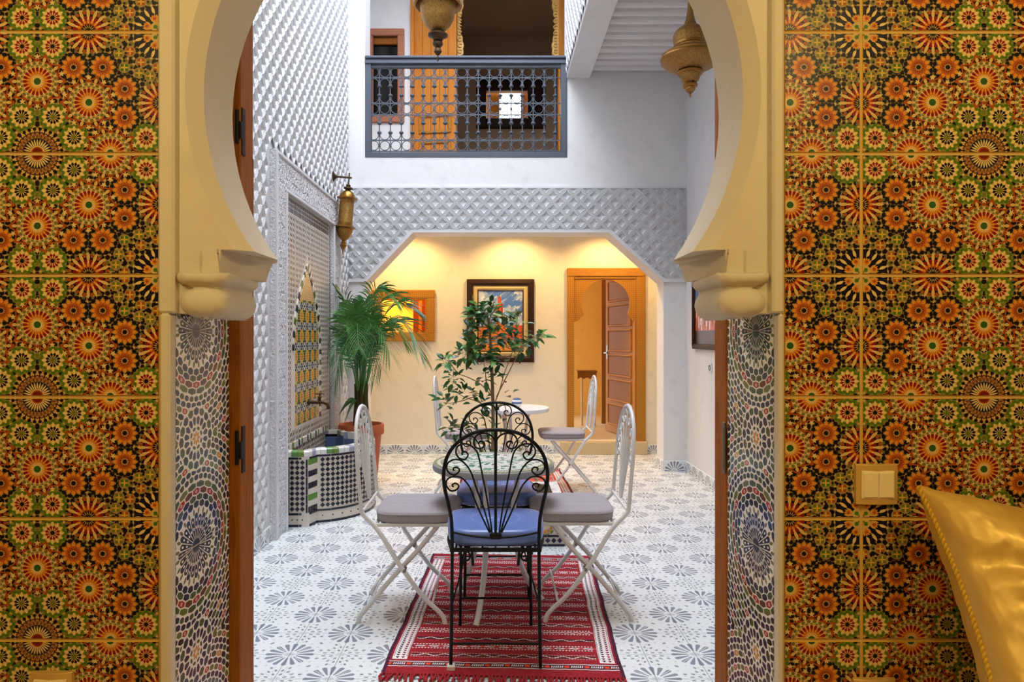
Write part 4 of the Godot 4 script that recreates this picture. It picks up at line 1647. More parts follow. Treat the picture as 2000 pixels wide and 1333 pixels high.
func build_gallery() -> void:
	var k := DA / FOCAL
	var Y := func(py: float) -> float: return CAM_H + (660.0 - py) * k
	var X := func(px: float) -> float: return (px - 968.0) * k
	# balustrade
	var t := thing("balustrade", "blue grey wrought iron balustrade of rings and keyhole loops across the gallery opening", "railing", V(0, 0, DA + 0.03))
	var mb := MB.new()
	mb.box(Vector3(-1.224, Y.call(125), -0.05), Vector3(0.672, Y.call(119), 0.05), 0.004)
	mb.box(Vector3(-1.224, Y.call(119), -0.035), Vector3(0.672, Y.call(115), 0.035), 0.004)
	mb.box(Vector3(-1.224, Y.call(115), -0.055), Vector3(0.672, Y.call(110), 0.055), 0.006)
	obj("handrail", mb, M.grey_iron, t)
	mb = MB.new()
	mb.box(Vector3(-1.224, 2.941, -0.03), Vector3(0.672, 2.992, 0.035), 0.004)
	obj("bottom_rail", mb, M.grey_iron, t)
	for e in [[-1.224, -1.168], [0.612, 0.672]]:
		mb = MB.new()
		mb.box(Vector3(e[0], 2.99, -0.03), Vector3(e[1], Y.call(124), 0.035), 0.004)
		obj("end_post", mb, M.grey_iron, t)
	mb = MB.new()
	mb.box(Vector3(-1.17, Y.call(131), -0.02), Vector3(0.615, Y.call(124.5), 0.02), 0.002)
	obj("top_strip", mb, M.grey_iron, t)
	for py in [128.5, 150.0, 200.0, 222.5, 272.5, 294.0]:
		mb = MB.new()
		mb.bar(Vector3(-1.175, Y.call(py), 0), Vector3(0.62, Y.call(py), 0), 0.012, 0.009)
		obj("cross_bar", mb, M.grey_iron, t)
	var ring := MB.new()
	ring.tube(arc(Vector3.ZERO, 0.0445, 0, TAU, 24), 0.0042, 6, false)
	var rm := ring.mesh()
	var up := MB.new()
	up.tube(arc(Vector3.ZERO, 0.0445, -0.62, PI + 0.62, 20), 0.0042, 6)
	var um := up.mesh()
	var collar := MB.new()
	collar.lathe([[0.0, -0.014], [0.011, -0.014], [0.022, -0.006], [0.022, 0.003], [0.013, 0.012], [0.0, 0.012]], 10)
	var cm := collar.mesh()
	var clip := MB.new()
	clip.rbox(Vector3.ZERO, Vector3(0.009, 0.012, 0.009), Basis.IDENTITY, 0.003)
	var clm := clip.mesh()
	var bar := MB.new()
	bar.bar(Vector3(0, Y.call(297), 0), Vector3(0, Y.call(126), 0), 0.009, 0.009, Vector3.RIGHT)
	var bm := bar.mesh()
	for i in 17:
		var x: float = X.call(740.0 + 21.55 * i)
		put("upright", bm, M.grey_iron, t, Transform3D(Basis.IDENTITY, Vector3(x, 0, 0)))
		for py in [166.5, 184.5, 239.0, 257.5]:
			put("collar", cm, M.grey_iron, t, Transform3D(Basis.IDENTITY, Vector3(x, Y.call(py), 0)))
		for py in [139.0, 211.2, 283.0]:
			put("clip", clm, M.grey_iron, t, Transform3D(Basis.IDENTITY, Vector3(x, Y.call(py), 0)))
		x = X.call(750.8 + 21.55 * i) if i < 16 else X.call(729.2)
		for py in [139.3, 211.2, 283.2]:
			put("ring", rm, M.grey_iron, t, Transform3D(Basis.IDENTITY, Vector3(x, Y.call(py), 0.004)))
		for q in [[161.0, 1], [190.0, -1], [233.5, 1], [262.5, -1]]:
			put("keyhole_loop", um, M.grey_iron, t, Transform3D(Basis.from_scale(Vector3(1, q[1], 1)) if q[1] > 0 else Basis(Vector3(0, 0, 1), PI), Vector3(x, Y.call(q[0]), 0.004)))
	# shell of the gallery
	mb = MB.new()
	mb.box(V(-2.2, 2.75, DA + 0.27), V(2.2, 2.9, 10.8))
	struct("floor_gallery", "gallery floor slab over the alcove", "floor", mb, M.tan_floor)
	mb = MB.new()
	mb.box(V(-2.2, 5.8, DA + 0.27), V(2.2, 6.0, 10.8))
	struct("ceiling_upper_gallery", "white ceiling of the upper gallery", "ceiling", mb, M.ceil)
	var dg := 8.0
	var g := dg / FOCAL
	mb = MB.new()
	mb.box(V(-2.2, 2.9, dg), V(-1.40, 5.8, dg + 0.12))
	mb.box(V(-1.40, 2.9, dg), V(-1.11, 3.75, dg + 0.12))
	mb.box(V(-1.40, 4.70, dg), V(-1.11, 5.8, dg + 0.12))
	mb.box(V(-1.11, 2.9, dg), V(-0.96, 5.8, dg + 0.12))
	mb.box(V(-0.96, 5.45, dg), V(0.82, 5.8, dg + 0.12))
	mb.box(V(0.82, 2.9, dg), V(2.2, 5.8, dg + 0.12))
	mb.box(V(-2.2, 2.9, DA + 0.27), V(-2.05, 5.8, dg))
	mb.box(V(2.05, 2.9, DA + 0.27), V(2.2, 5.8, dg))
	struct("wall_gallery", "white wall of the upper gallery with a carved window and a wooden doorway", "wall", mb, M.white)
	# dark room behind
	var room := pbr(rgb(176, 148, 122), 0.9)
	mb = MB.new()
	mb.box(V(-2.2, 2.9, 10.5), V(-0.15, 5.8, 10.62))
	mb.box(V(0.48, 2.9, 10.5), V(2.2, 5.8, 10.62))
	mb.box(V(-0.15, 2.9, 10.5), V(0.48, 4.51, 10.62))
	mb.box(V(-0.15, 4.94, 10.5), V(0.48, 5.8, 10.62))
	mb.box(V(-2.2, 2.9, dg + 0.12), V(-1.0, 5.8, dg + 0.2))
	mb.box(V(-2.2, 2.9, dg + 0.2), V(-2.1, 5.8, 10.5))
	mb.box(V(-2.1, 5.74, dg + 0.12), V(2.1, 5.8, 10.5))
	mb.box(V(2.1, 2.9, dg + 0.12), V(2.2, 5.8, 10.5))
	struct("wall_upper_room", "brown wall of the dim upper room seen through the wooden doorway", "wall", mb, room)
	# little window in the back of that room
	var w := thing("window_2", "small window with a very wide dark timber frame and bright sky behind, seen through the balustrade", "window")
	w.set_meta("kind", "structure")
	for e in [[-0.29, 4.368, -0.1375, 5.147], [0.474, 4.368, 0.741, 5.147], [-0.1375, 4.933, 0.474, 5.147], [-0.1375, 4.368, 0.474, 4.52]]:
		mb = MB.new()
		mb.box(V(e[0], e[1], 10.455), V(e[2], e[3], 10.51), 0.01)
		obj("frame_board", mb, M.mahogany, w)
	mb = MB.new()
	mb.box(V(-0.14, 4.45, 10.66), V(0.06, 5.0, 10.69), 0.004)
	obj("shutter", mb, M.oak, w)
	mb = MB.new()
	mb.box(V(0.38, 4.45, 10.66), V(0.5, 5.0, 10.69), 0.004)
	obj("shutter", mb, M.jamb, w)
	# carved window beside the doorway
	w = thing("window_3", "dark window in a carved pinkish wooden frame at the left end of the gallery", "window")
	w.set_meta("kind", "structure")
	for e in [[-1.467, 3.695, -1.036, 3.775], [-1.467, 4.68, -1.036, 4.757], [-1.467, 3.775, -1.392, 4.68], [-1.112, 3.775, -1.036, 4.68]]:
		mb = MB.new()
		mb.box(V(e[0], e[1], dg - 0.035), V(e[2], e[3], dg + 0.01), 0.006)
		obj("frame_board", mb, M.carved_pink, w)
	mb = MB.new()
	mb.box(V(-1.40, 3.75, dg + 0.06), V(-1.11, 4.70, dg + 0.075))
	var gl := pbr(Color(0.05, 0.045, 0.045), 0.12)
	obj("pane", mb, gl, w)
	mb = MB.new()
	mb.box(V(-1.395, 4.60, dg + 0.02), V(-1.112, 4.68, dg + 0.06), 0.004)
	obj("inner_frame", mb, M.jamb, w)
	# wooden doorway: posts, scalloped carving, open leaf
	w = thing("door_2", "honey coloured wooden doorway with gilded scalloped edges behind the balustrade", "doorway")
	w.set_meta("kind", "structure")
	for e in [[-0.965, -0.925], [0.715, 0.815]]:
		mb = MB.new()
		mb.box(V(e[0], 2.9, dg - 0.04), V(e[1], 5.45, dg + 0.1), 0.004)
		obj("post", mb, M.pine, w)
	mb = MB.new()
	mb.box(V(-0.965, 5.3, dg - 0.04), V(0.815, 5.45, dg + 0.1), 0.004)
	obj("lintel", mb, M.pine, w)
	for sx in [-1.0, 1.0]:
		var pts := PackedVector2Array()
		var x0: float = -0.44 if sx < 0 else 0.715
		pts.append(Vector2(x0, 5.4))
		pts.append(Vector2(x0, 4.44))
		for i in 41:
			var yy := 4.44 + i * 0.024
			var big := 0.045 + 0.02 * cos((yy - 4.55) * 12.0)
			pts.append(Vector2(x0 - sx * (clampf(big + 0.016 * absf(sin(i * 0.85)), 0.01, 0.1) if i > 0 else 0.01), yy))
		mb = MB.new()
		mb.prism(pts, -(dg - 0.02), -(dg + 0.03))
		for i in 14:
			var c := V(x0 - sx * 0.035, 4.5 + i * 0.068, dg - 0.026)
			mb.tube(arc(c, 0.02, 0.5, 5.5, 10), 0.008, 6)
		obj("scalloped_edge", mb, M.gilt, w)
	# the leaf stands ajar; planks above, two framed panels below
	var leaf := Transform3D(Basis(Vector3.UP, -0.2), V(-0.925, 2.92, dg + 0.02))
	for i in 5:
		mb = MB.new()
		mb.box(Vector3(i * 0.1 + 0.0015, 0, -0.02), Vector3((i + 1) * 0.1 - 0.0015, 2.4, 0.02), 0.003)
		put("plank", mb.mesh(), M.pine, w, leaf)
	for q in [[0.12, 0.56], [0.64, 0.86]]:
		for s in 4:
			mb = MB.new()
			var a: Array = [[0.06, q[0], 0.44, q[0] + 0.035], [0.06, q[1] - 0.035, 0.44, q[1]], [0.06, q[0] + 0.035, 0.095, q[1] - 0.035], [0.405, q[0] + 0.035, 0.44, q[1] - 0.035]][s]
			mb.box(Vector3(a[0], a[1], 0.02), Vector3(a[2], a[3], 0.038), 0.006)
			put("panel_moulding", mb.mesh(), M.oak, w, leaf)
	mb = MB.new()
	mb.box(V(0.74, 2.9, dg - 0.06), V(0.80, 5.45, dg - 0.04), 0.003)
	obj("post_fillet", mb, M.oak, w)


# ------------------------------------------------------------------ alcove under the gallery
func build_alcove() -> void:
	var mb := MB.new()
	mb.box(V(XL, 2.5, DA + 0.27), V(XR, 2.75, DB + 0.15))
	struct("ceiling_alcove", "white ceiling of the alcove", "ceiling", mb, M.white)
	mb = MB.new()
	for e in [[-1.59, 0, -1.245, 2.5], [-1.245, 0, -0.741, 1.294], [-1.245, 1.676, -0.741, 2.5], [-0.741, 0, 0.775, 2.5], [0.775, 1.99, 1.61, 2.5], [0.775, 0, 1.61, 0.128], [1.61, 0, 1.99, 2.5]]:
		mb.box(V(e[0], e[1], DB), V(e[2], e[3], DB + 0.15))
	struct("wall_alcove", "cream back wall of the alcove glowing under warm downlights", "wall", mb, M.cream)
	mb = MB.new()
	mb.box(V(0.70, 0, DB - 0.10), V(1.62, 0.135, DB), 0.004)
	struct("trim_doorstep", "low tan doorstep below the carved doorway", "step", mb, M.tan_floor)
	for x in [-0.92, 0.18, 1.19]:
		var t := thing("downlight", "recessed warm downlight in the alcove ceiling over the " + {-0.92: "opening in the carved frame", 0.18: "painting of the tower", 1.19: "carved doorway"}[x], "downlight", V(x, 2.5, DB - 0.38))
		var r := MB.new()
		r.lathe([[0.032, 0.0], [0.05, -0.006], [0.055, -0.002], [0.055, 0.0]], 24)
		obj("rim", r, M.steel, t)
		r = MB.new()
		r.lathe([[0.0, -0.002], [0.032, -0.002], [0.032, 0.001]], 24)
		obj("lens", r, glow(Color(1.0, 0.75, 0.42), 6.0), t)
		var l := SpotLight3D.new()
		l.name = "downlight_light"
		l.light_color = Color(1.0, 0.82, 0.54)
		l.light_energy = 1.4
		l.spot_angle = 70.0
		l.spot_angle_attenuation = 0.6
		l.spot_range = 8.0
		l.spot_attenuation = 2.0
		l.light_size = 0.03
		l.shadow_enabled = true
		l.position = Vector3(0, -0.012, 0)
		l.rotation_degrees.x = -90
		t.add_child(l, true)
	# opening in a carved frame, with a lit room behind
	var w := thing("window_1", "interior opening in a wide carved orange wooden frame behind the palm", "window")
	w.set_meta("kind", "structure")
	for e in [[-1.36, 1.211, -0.653, 1.294], [-1.36, 1.676, -0.653, 1.765], [-1.36, 1.294, -1.245, 1.676], [-0.741, 1.294, -0.653, 1.676]]:
		mb = MB.new()
		mb.box(V(e[0], e[1], DB - 0.035), V(e[2], e[3], DB + 0.005), 0.006)
		obj("frame_board", mb, M.carved, w)
	for e in [[-1.245, 1.294, -0.741, 1.31], [-1.245, 1.66, -0.741, 1.676], [-0.757, 1.31, -0.741, 1.66]]:
		mb = MB.new()
		mb.box(V(e[0], e[1], DB - 0.03), V(e[2], e[3], DB + 0.15), 0.003)
		obj("inner_lining", mb, M.oak_h, w)
	# rooms behind the alcove
	var room := plaster(rgb(214, 172, 92))
	mb = MB.new()
	mb.box(V(-1.7, 0.0, DB + 0.15), V(2.2, 0.133, 10.2))
	struct("floor_back_room", "tan floor of the rooms behind the alcove", "floor", mb, M.tan_floor)
	mb = MB.new()
	mb.box(V(-1.7, 2.45, DB + 0.15), V(2.2, 2.6, 10.2))
	struct("ceiling_back_room", "ceiling of the rooms behind the alcove", "ceiling", mb, M.white)
	mb = MB.new()
	mb.box(V(-1.7, 0.133, 8.9), V(0.3, 2.45, 9.0))
	mb.box(V(0.2, 0.133, DB + 0.15), V(0.3, 2.45, 8.9))
	mb.box(V(0.2, 0.133, 10.1), V(2.2, 2.45, 10.2))
	mb.box(V(2.1, 0.133, DB + 0.15), V(2.2, 2.45, 10.1))
	mb.box(V(-1.8, 0.133, DB + 0.15), V(-1.7, 2.45, 9.0))
	mb.box(V(1.53, 0.133, 9.2), V(2.1, 2.45, 9.3))
	struct("wall_back_room", "yellow tan walls of the rooms seen through the carved doorway and opening", "wall", mb, room)
	for q in [[V(-1.25, 2.1, 8.2), 2.6, "room behind the carved opening"], [V(0.75, 2.2, 8.9), 0.26, "room behind the carved doorway"]]:
		var t := thing("wall_lamp", "small warm lamp bulb under the ceiling of the " + String(q[2]), "lamp", q[0])
		var b := MB.new()
		b.lathe([[0.0, -0.04], [0.025, -0.032], [0.036, -0.005], [0.03, 0.02], [0.018, 0.04]], 16)
		obj("bulb", b, glow(Color(1.0, 0.7, 0.32), 4.0), t)
		b = MB.new()
		b.cyl(Vector3(0, 0.035, 0), Vector3(0, 2.45 - q[0].y, 0), 0.012, 8)
		obj("stem", b, M.brass, t)
		var l := OmniLight3D.new()
		l.name = "lamp_light"
		l.light_color = Color(1.0, 0.74, 0.32)
		l.light_energy = q[1]
		l.omni_range = 6.0
		l.omni_attenuation = 2.0
		l.light_size = 0.03
		l.shadow_enabled = true
		t.add_child(l, true)
	# carved post seen in the opening
	var p := thing("carved_post", "reddish carved wooden post inside the framed opening behind the palm", "post", V(-0.86, 0.133, 8.1))
	mb = MB.new()
	mb.box(Vector3(-0.085, 0, -0.04), Vector3(0.085, 2.3, 0.04), 0.006)
	obj("shaft", mb, M.carved_red, p)
	mb = MB.new()
	mb.box(Vector3(-0.02, 0, 0.04), Vector3(0.02, 2.3, 0.055), 0.006)
	obj("bead", mb, M.oak, p)
	p = thing("carved_door_post", "carved wooden post deep inside the carved doorway beside its open leaf", "post", V(1.45, 0.133, 9.17))
	mb = MB.new()
	mb.box(Vector3(-0.075, 0, -0.03), Vector3(-0.01, 2.25, 0.03), 0.005)
	mb.box(Vector3(0.01, 0, -0.03), Vector3(0.075, 2.25, 0.03), 0.005)
	obj("shaft", mb, M.carved_panel, p)
	p = thing("console_table", "small wooden console with scalloped apron in the room behind the carved doorway", "table", V(1.16, 0.133, 9.0))
	mb = MB.new()
	var ap := PackedVector2Array([Vector2(-0.12, 0.68), Vector2(-0.12, 0.60)])
	for i in 13:
		ap.append(Vector2(-0.12 + i * 0.02, 0.59 + 0.02 * absf(sin(i * PI / 4))))
	ap.append(Vector2(0.12, 0.68))
	mb.prism(ap, 0.06, 0.08)
	mb.box(Vector3(-0.13, 0.68, -0.1), Vector3(0.13, 0.70, 0.1), 0.004)
	obj("top", mb, M.carved_panel, p)
	for x in [-0.06, 0.1]:
		mb = MB.new()
		mb.box(Vector3(x - 0.012, 0.0, 0.03), Vector3(x + 0.012, 0.68, 0.055), 0.003)
		obj("leg", mb, M.tan_floor if x < 0 else M.oak, p)
	mb = MB.new()
	mb.box(Vector3(-0.06, 0.13, 0.03), Vector3(0.1, 0.15, 0.055), 0.003)
	obj("stretcher", mb, M.tan_floor, p)
	# the carved doorway
	w = thing("door_3", "carved honey wood doorway with a horseshoe arch and a panelled leaf standing open", "doorway")
	w.set_meta("kind", "structure")
	for e in [[0.77, 0.133, 0.845, 2.0], [1.52, 0.133, 1.615, 2.0]]:
		mb = MB.new()
		mb.box(V(e[0], e[1], DB - 0.03), V(e[2], e[3] - 0.09, DB + 0.01), 0.005)
		obj("carved_jamb", mb, M.carved, w)
	mb = MB.new()
	mb.box(V(0.77, 1.91, DB - 0.034), V(1.615, 2.0, DB + 0.01), 0.006)
	mb.box(V(0.845, 1.885, DB - 0.025), V(1.52, 1.91, DB + 0.01), 0.004)
	obj("lintel", mb, M.oak_h, w)
	mb = MB.new()
	var ax := 1.187
	var ay := 1.615
	var ar := 0.262
	var pts := PackedVector2Array([Vector2(0.845, 1.89), Vector2(0.845, 1.42), Vector2(0.87, 1.425), Vector2(0.90, 1.445), Vector2(0.925, 1.475), Vector2(0.945, 1.49)])
	for i in 33:
		var a := PI + 0.42 - (PI + 0.84) * i / 32
		pts.append(Vector2(ax + cos(a) * ar, ay + sin(a) * ar))
	for q in [[1.43, 1.49], [1.45, 1.475], [1.475, 1.445], [1.50, 1.425], [1.52, 1.42], [1.52, 1.89]]:
		pts.append(Vector2(q[0], q[1]))
	mb.prism(pts, -(DB - 0.015), -(DB + 0.03))
	obj("arch_panel", mb, M.carved, w)
	# leaf: hinged on the right, opened inwards
	var hinge := V(1.50, 0.14, DB + 0.06)
	var edge := V(1.335, 0.14, 8.44)
	var dir := (edge - hinge).normalized()
	var lx := Transform3D(Basis(dir, Vector3.UP, dir.cross(Vector3.UP)), hinge)
	if lx.basis.z.x > 0:
		lx.basis.z = -lx.basis.z
		lx = Transform3D(Basis(-dir, Vector3.UP, -dir.cross(Vector3.UP)), edge)
	mb = MB.new()
	mb.box(Vector3(0, 0, -0.022), Vector3(0.87, 1.83, 0.014), 0.003)
	put("leaf", mb.mesh(), M.oak, w, lx)
	for i in 6:
		var y0 := 0.11 + i * 0.287
		mb = MB.new()
		mb.box(Vector3(0.11, y0, 0.012), Vector3(0.76, y0 + 0.215, 0.02), 0.004)
		put("carved_panel", mb.mesh(), M.carved_panel, w, lx)
		for s in 4:
			mb = MB.new()
			var a: Array = [[0.09, y0 - 0.02, 0.78, y0], [0.09, y0 + 0.215, 0.78, y0 + 0.235], [0.09, y0, 0.11, y0 + 0.215], [0.76, y0, 0.78, y0 + 0.215]][s]
			mb.box(Vector3(a[0], a[1], 0.012), Vector3(a[2], a[3], 0.03), 0.006)
			put("panel_moulding", mb.mesh(), M.oak, w, lx)
	mb = MB.new()
	mb.cyl(Vector3(0.05, 0.93, 0.0), Vector3(0.05, 0.93, 0.055), 0.008, 8)
	mb.bar(Vector3(0.05, 0.93, 0.055), Vector3(0.15, 0.93, 0.055), 0.014, 0.014)
	mb.box(Vector3(0.03, 0.85, 0.013), Vector3(0.07, 1.02, 0.02), 0.003)
	put("handle", mb.mesh(), M.steel, w, lx)
	mb = MB.new()
	mb.box(V(1.505, 0.87, DB + 0.01), V(1.52, 1.0, DB + 0.04), 0.003)
	obj("hinge", mb, M.black_metal, w)
	p = thing("red_mat", "corner of a red mat on the floor just inside the carved doorway", "mat", V(0.9, 0.134, 8.3))
	mb = MB.new()
	mb.prism(PackedVector2Array([Vector2(-0.2, -0.25), Vector2(0.02, -0.2), Vector2(-0.02, 0.1), Vector2(-0.2, 0.3)]), 0.0, 0.012, 0.003)
	put("pile", mb.mesh(), M.rug_thread, p, Transform3D(Basis(Vector3.RIGHT, -PI / 2), Vector3.ZERO))
	# pictures
	framed_picture("painting", "framed oil painting of a red tower and palm trees on the alcove wall", 0, at(977.5, 627, DB), Vector2(0.725, 0.896), 0.0, 0.068, true)
	framed_picture("painting", "dark framed painting on the right courtyard wall beside the door frame", 1, V(XR, 1.465, 5.74), Vector2(1.12, 0.63), -PI / 2, 0.045, false)
	socket(V(XR, 1.0, 5.85))


func socket(p: Vector3) -> void:
	var t := thing("wall_socket", "small white wall socket on the right courtyard wall under the dark painting", "socket", p, -PI / 2)
	var mb := MB.new()
	mb.box(Vector3(-0.04, -0.04, 0), Vector3(0.04, 0.04, 0.01), 0.003)
	obj("plate", mb, M.white_iron, t)
	mb = MB.new()
	mb.lathe([[0.0, 0.004], [0.016, 0.004], [0.02, 0.012], [0.024, 0.012], [0.024, 0.0]], 18)
	put("insert", mb.mesh(), M.grey_iron, t, Transform3D(Basis(Vector3.RIGHT, PI / 2), Vector3(0, 0, 0.002)))


func framed_picture(called: String, label: String, which: int, c: Vector3, size: Vector2, turn: float, fw: float, inner: bool) -> void:
	var t := thing(called, label, "painting", c, turn)
	var w := size.x / 2
	var h := size.y / 2
	# mitred mouldings
	var sides := func(w0: float, h0: float, f: float, z0: float, z1: float, m: Material, n: String) -> void:
		for k in 4:
			var mb := MB.new()
			var o := [Vector2(-w0, -h0), Vector2(w0, -h0), Vector2(w0, h0), Vector2(-w0, h0)]
			var i := [Vector2(-w0 + f, -h0 + f), Vector2(w0 - f, -h0 + f), Vector2(w0 - f, h0 - f), Vector2(-w0 + f, h0 - f)]
			var k2 := (k + 1) % 4
			mb.prism(PackedVector2Array([o[k], o[k2], i[k2], i[k]]), 0.0, z0)
			var ctr: Vector2 = (o[k] + o[k2] + i[k] + i[k2]) / 4
			mb.face([Vector3(i[k].x, i[k].y, z0), Vector3(i[k2].x, i[k2].y, z0), Vector3(lerpf(i[k2].x, o[k2].x, 0.35), lerpf(i[k2].y, o[k2].y, 0.35), z1), Vector3(lerpf(i[k].x, o[k].x, 0.35), lerpf(i[k].y, o[k].y, 0.35), z1)], Vector3(ctr.x, ctr.y, -1))
			mb.face([Vector3(o[k].x, o[k].y, z0), Vector3(o[k2].x, o[k2].y, z0), Vector3(lerpf(i[k2].x, o[k2].x, 0.35), lerpf(i[k2].y, o[k2].y, 0.35), z1), Vector3(lerpf(i[k].x, o[k].x, 0.35), lerpf(i[k].y, o[k].y, 0.35), z1)], Vector3(ctr.x, ctr.y, -1))
			obj(n, mb, m, t)
	sides.call(w, h, fw, 0.03, 0.042, M.dark_frame, "frame_moulding")
	var gw := fw
	if inner:
		sides.call(w - fw, h - fw, 0.045, 0.02, 0.026, pbr(rgb(206, 180, 118), 0.5), "inner_moulding")
		sides.call(w - fw - 0.045, h - fw - 0.045, 0.012, 0.02, 0.024, M.dark_frame, "inner_fillet")
		gw += 0.057
	var mb := MB.new()
	mb.face([Vector3(-w + gw, -h + gw, 0.014), Vector3(w - gw, -h + gw, 0.014), Vector3(w - gw, h - gw, 0.014), Vector3(-w + gw, h - gw, 0.014)], null, [Vector2(0, 1), Vector2(1, 1), Vector2(1, 0), Vector2(0, 0)])
	mb.box(Vector3(-w + gw, -h + gw, 0.002), Vector3(w - gw, h - gw, 0.0135))
	obj("canvas", mb, print_mat(painting_print(which), 0.45), t)


# ------------------------------------------------------------------ wall fountain
func build_fountain() -> void:
	var t := thing("wall_fountain", "mosaic wall fountain with carved white surround, pointed niche and half round tiled basin", "fountain", V(XL, 0, 0))
	var x := 0.0
	# local frame: x out of the wall, y up, z = -d. A panel outline in (d, y) is laid out with «lay».
	var lay := Transform3D(Basis(Vector3(0, 0, -1), Vector3.UP, Vector3(1, 0, 0)), Vector3.ZERO)
	var mb := MB.new()
	mb.xf = lay
	mb.prism(PackedVector2Array([Vector2(4.33, 0), Vector2(4.56, 0), Vector2(4.56, 2.19), Vector2(5.88, 2.19), Vector2(5.88, 0), Vector2(6.12, 0), Vector2(6.12, 2.415), Vector2(4.33, 2.415)]), 0.0, 0.034)
	obj("carved_surround", mb, M.carved_white, t)
	for e in [[4.33, 0.0, 4.358, 2.415], [4.535, 0.0, 4.56, 2.19], [6.095, 0.0, 6.12, 2.415], [5.88, 0.0, 5.905, 2.19], [4.358, 2.39, 6.095, 2.415], [4.535, 2.19, 5.905, 2.212]]:
		mb = MB.new()
		mb.xf = lay
		mb.box(Vector3(e[0], e[1], 0.03), Vector3(e[2], e[3], 0.048), 0.005)
		obj("surround_moulding", mb, M.relief, t)
	# scrolls of the arabesque on the surround
	var sc := MB.new()
	var pth := []
	for i in 15:
		var a := i * 0.62
		pth.append(Vector3(cos(a), sin(a), 0) * (0.026 - i * 0.0014))
	sc.tube(pth, 0.0055, 5)
	sc.rbox(Vector3(0.03, 0.012, 0), Vector3(0.012, 0.006, 0.005), Basis(Vector3(0, 0, 1), 0.7), 0.003)
	sc.rbox(Vector3(-0.012, 0.034, 0), Vector3(0.012, 0.006, 0.005), Basis(Vector3(0, 0, 1), 2.4), 0.003)
	var xfs := []
	var spots := []
	for i in 44:
		for k in 4:
			spots.append(Vector2(4.378 + k * 0.044, 0.05 + i * 0.054))
			if k < 3:
				spots.append(Vector2(5.935 + k * 0.055, 0.05 + i * 0.054))
	for i in 25:
		for k in 3:
			spots.append(Vector2(4.58 + i * 0.053, 2.245 + k * 0.054))
	for i in spots.size():
		var q: Vector2 = spots[i]
		var sgn := -1.0 if i % 2 else 1.0
		xfs.append(lay * Transform3D(Basis(Vector3(0, 0, 1), rng.randf() * TAU) * Basis.from_scale(Vector3(sgn, 1, 1)), Vector3(q.x, q.y, 0.036)))
	multi("arabesque_scrolls", sc.mesh(), M.relief, xfs, t)
	# mosaic ground
	mb = MB.new()
	mb.xf = lay
	mb.box(Vector3(4.56, 0, 0), Vector3(5.88, 2.19, 0.012))
	obj("mosaic_bed", mb, M.bed, t)
	var chip := diamond_chip(0.0125, 0.003)
	var brick := MB.new()
	brick.rbox(Vector3.ZERO, Vector3(0.011, 0.016, 0.002), Basis.IDENTITY, 0.001)
	xfs = []
	var cols := []
	var dark := [rgb(44, 46, 66).srgb_to_linear(), rgb(60, 60, 76).srgb_to_linear(), rgb(34, 34, 52).srgb_to_linear()]
	for r in 54:
		for c in 33:
			var d := 4.648 + c * 0.0357
			var y := 0.07 + r * 0.0375
			if d > 5.81 or y > 2.075 or in_niche(d, y, 0.075):
				continue
			for q in 2:   # an upright dark piece over a small square one
				xfs.append(lay * Transform3D(Basis.from_scale(Vector3(0.78 if q == 0 else 0.4, 0.72 if q == 0 else 0.22, 1)), Vector3(d + (0.0178 if q else 0.0), y + 0.019 * q, 0.0106)))
				cols.append(dark[(r * 7 + c * 3) % 3])
	multi("upright_mosaic", brick.mesh(), M.zellige, xfs, t, cols)
	# borders of upright dark pieces round the mosaic field
	xfs = []
	cols = []
	for r in 60:
		for d in [4.574, 4.604, 5.836, 5.866]:
			var y := 0.03 + r * 0.0365
			if y < 2.17:
				xfs.append(lay * Transform3D(Basis.from_scale(Vector3(0.85, 1, 1)), Vector3(d, y + (0.018 if d in [4.604, 5.836] else 0.0), 0.0106)))
				cols.append(dark[r % 3])
	for c in 38:
		for y in [2.172, 2.142, 2.108]:
			xfs.append(lay * Transform3D(Basis.from_scale(Vector3(1.15, 0.8 if y > 2.11 else 1.1, 1)), Vector3(4.628 + c * 0.0315, y, 0.0106)))
			cols.append(dark[c % 3])
	multi("border_mosaic", brick.mesh(), M.zellige, xfs, t, cols)
	# niche: mosaic of yellow lozenges between blue and white bands
	mb = MB.new()
	mb.xf = lay
	var out := niche_outline(0.0)
	mb.prism(out, 0.0, 0.0135)
	obj("niche_bed", mb, M.bed, t)
	xfs = []
	cols = []
	var pat := ["KWKBBKWK", "WKWKKWKW", "GKYYYYKG", "KYYOOYYK", "GYOOOOYG", "KYYOOYYK", "GKYYYYKG", "WKWKKWKW"]
	var ink := {"K": rgb(38, 40, 58), "W": rgb(216, 208, 194), "B": rgb(88, 118, 146), "G": rgb(70, 104, 62), "Y": rgb(208, 164, 54), "O": rgb(200, 126, 42)}
	for r in 62:
		for c in 37:
			var d := 5.15 + (c - 18) * 0.0184
			var y := 0.648 + r * 0.018
			if not in_niche(d, y, -0.014):
				continue
			var row: String = pat[(r + 2) % 8]
			var col: Color = ink[row[posmod(c - 14, 8)]]
			if y > 1.52:
				col = rgb(206, 148, 60) if (r + c) % 3 else rgb(216, 200, 164)
			xfs.append(lay * Transform3D(Basis.from_scale(Vector3(0.8, 0.54, 1)), Vector3(d, y, 0.0121)))
			cols.append(col.srgb_to_linear())
	multi("niche_mosaic", brick.mesh(), M.zellige, xfs, t, cols)
	# voussoirs round the niche, black, white and green
	var edge := niche_outline(0.028)
	var along := 0.0
	var count := 0
	var acc := 0.0
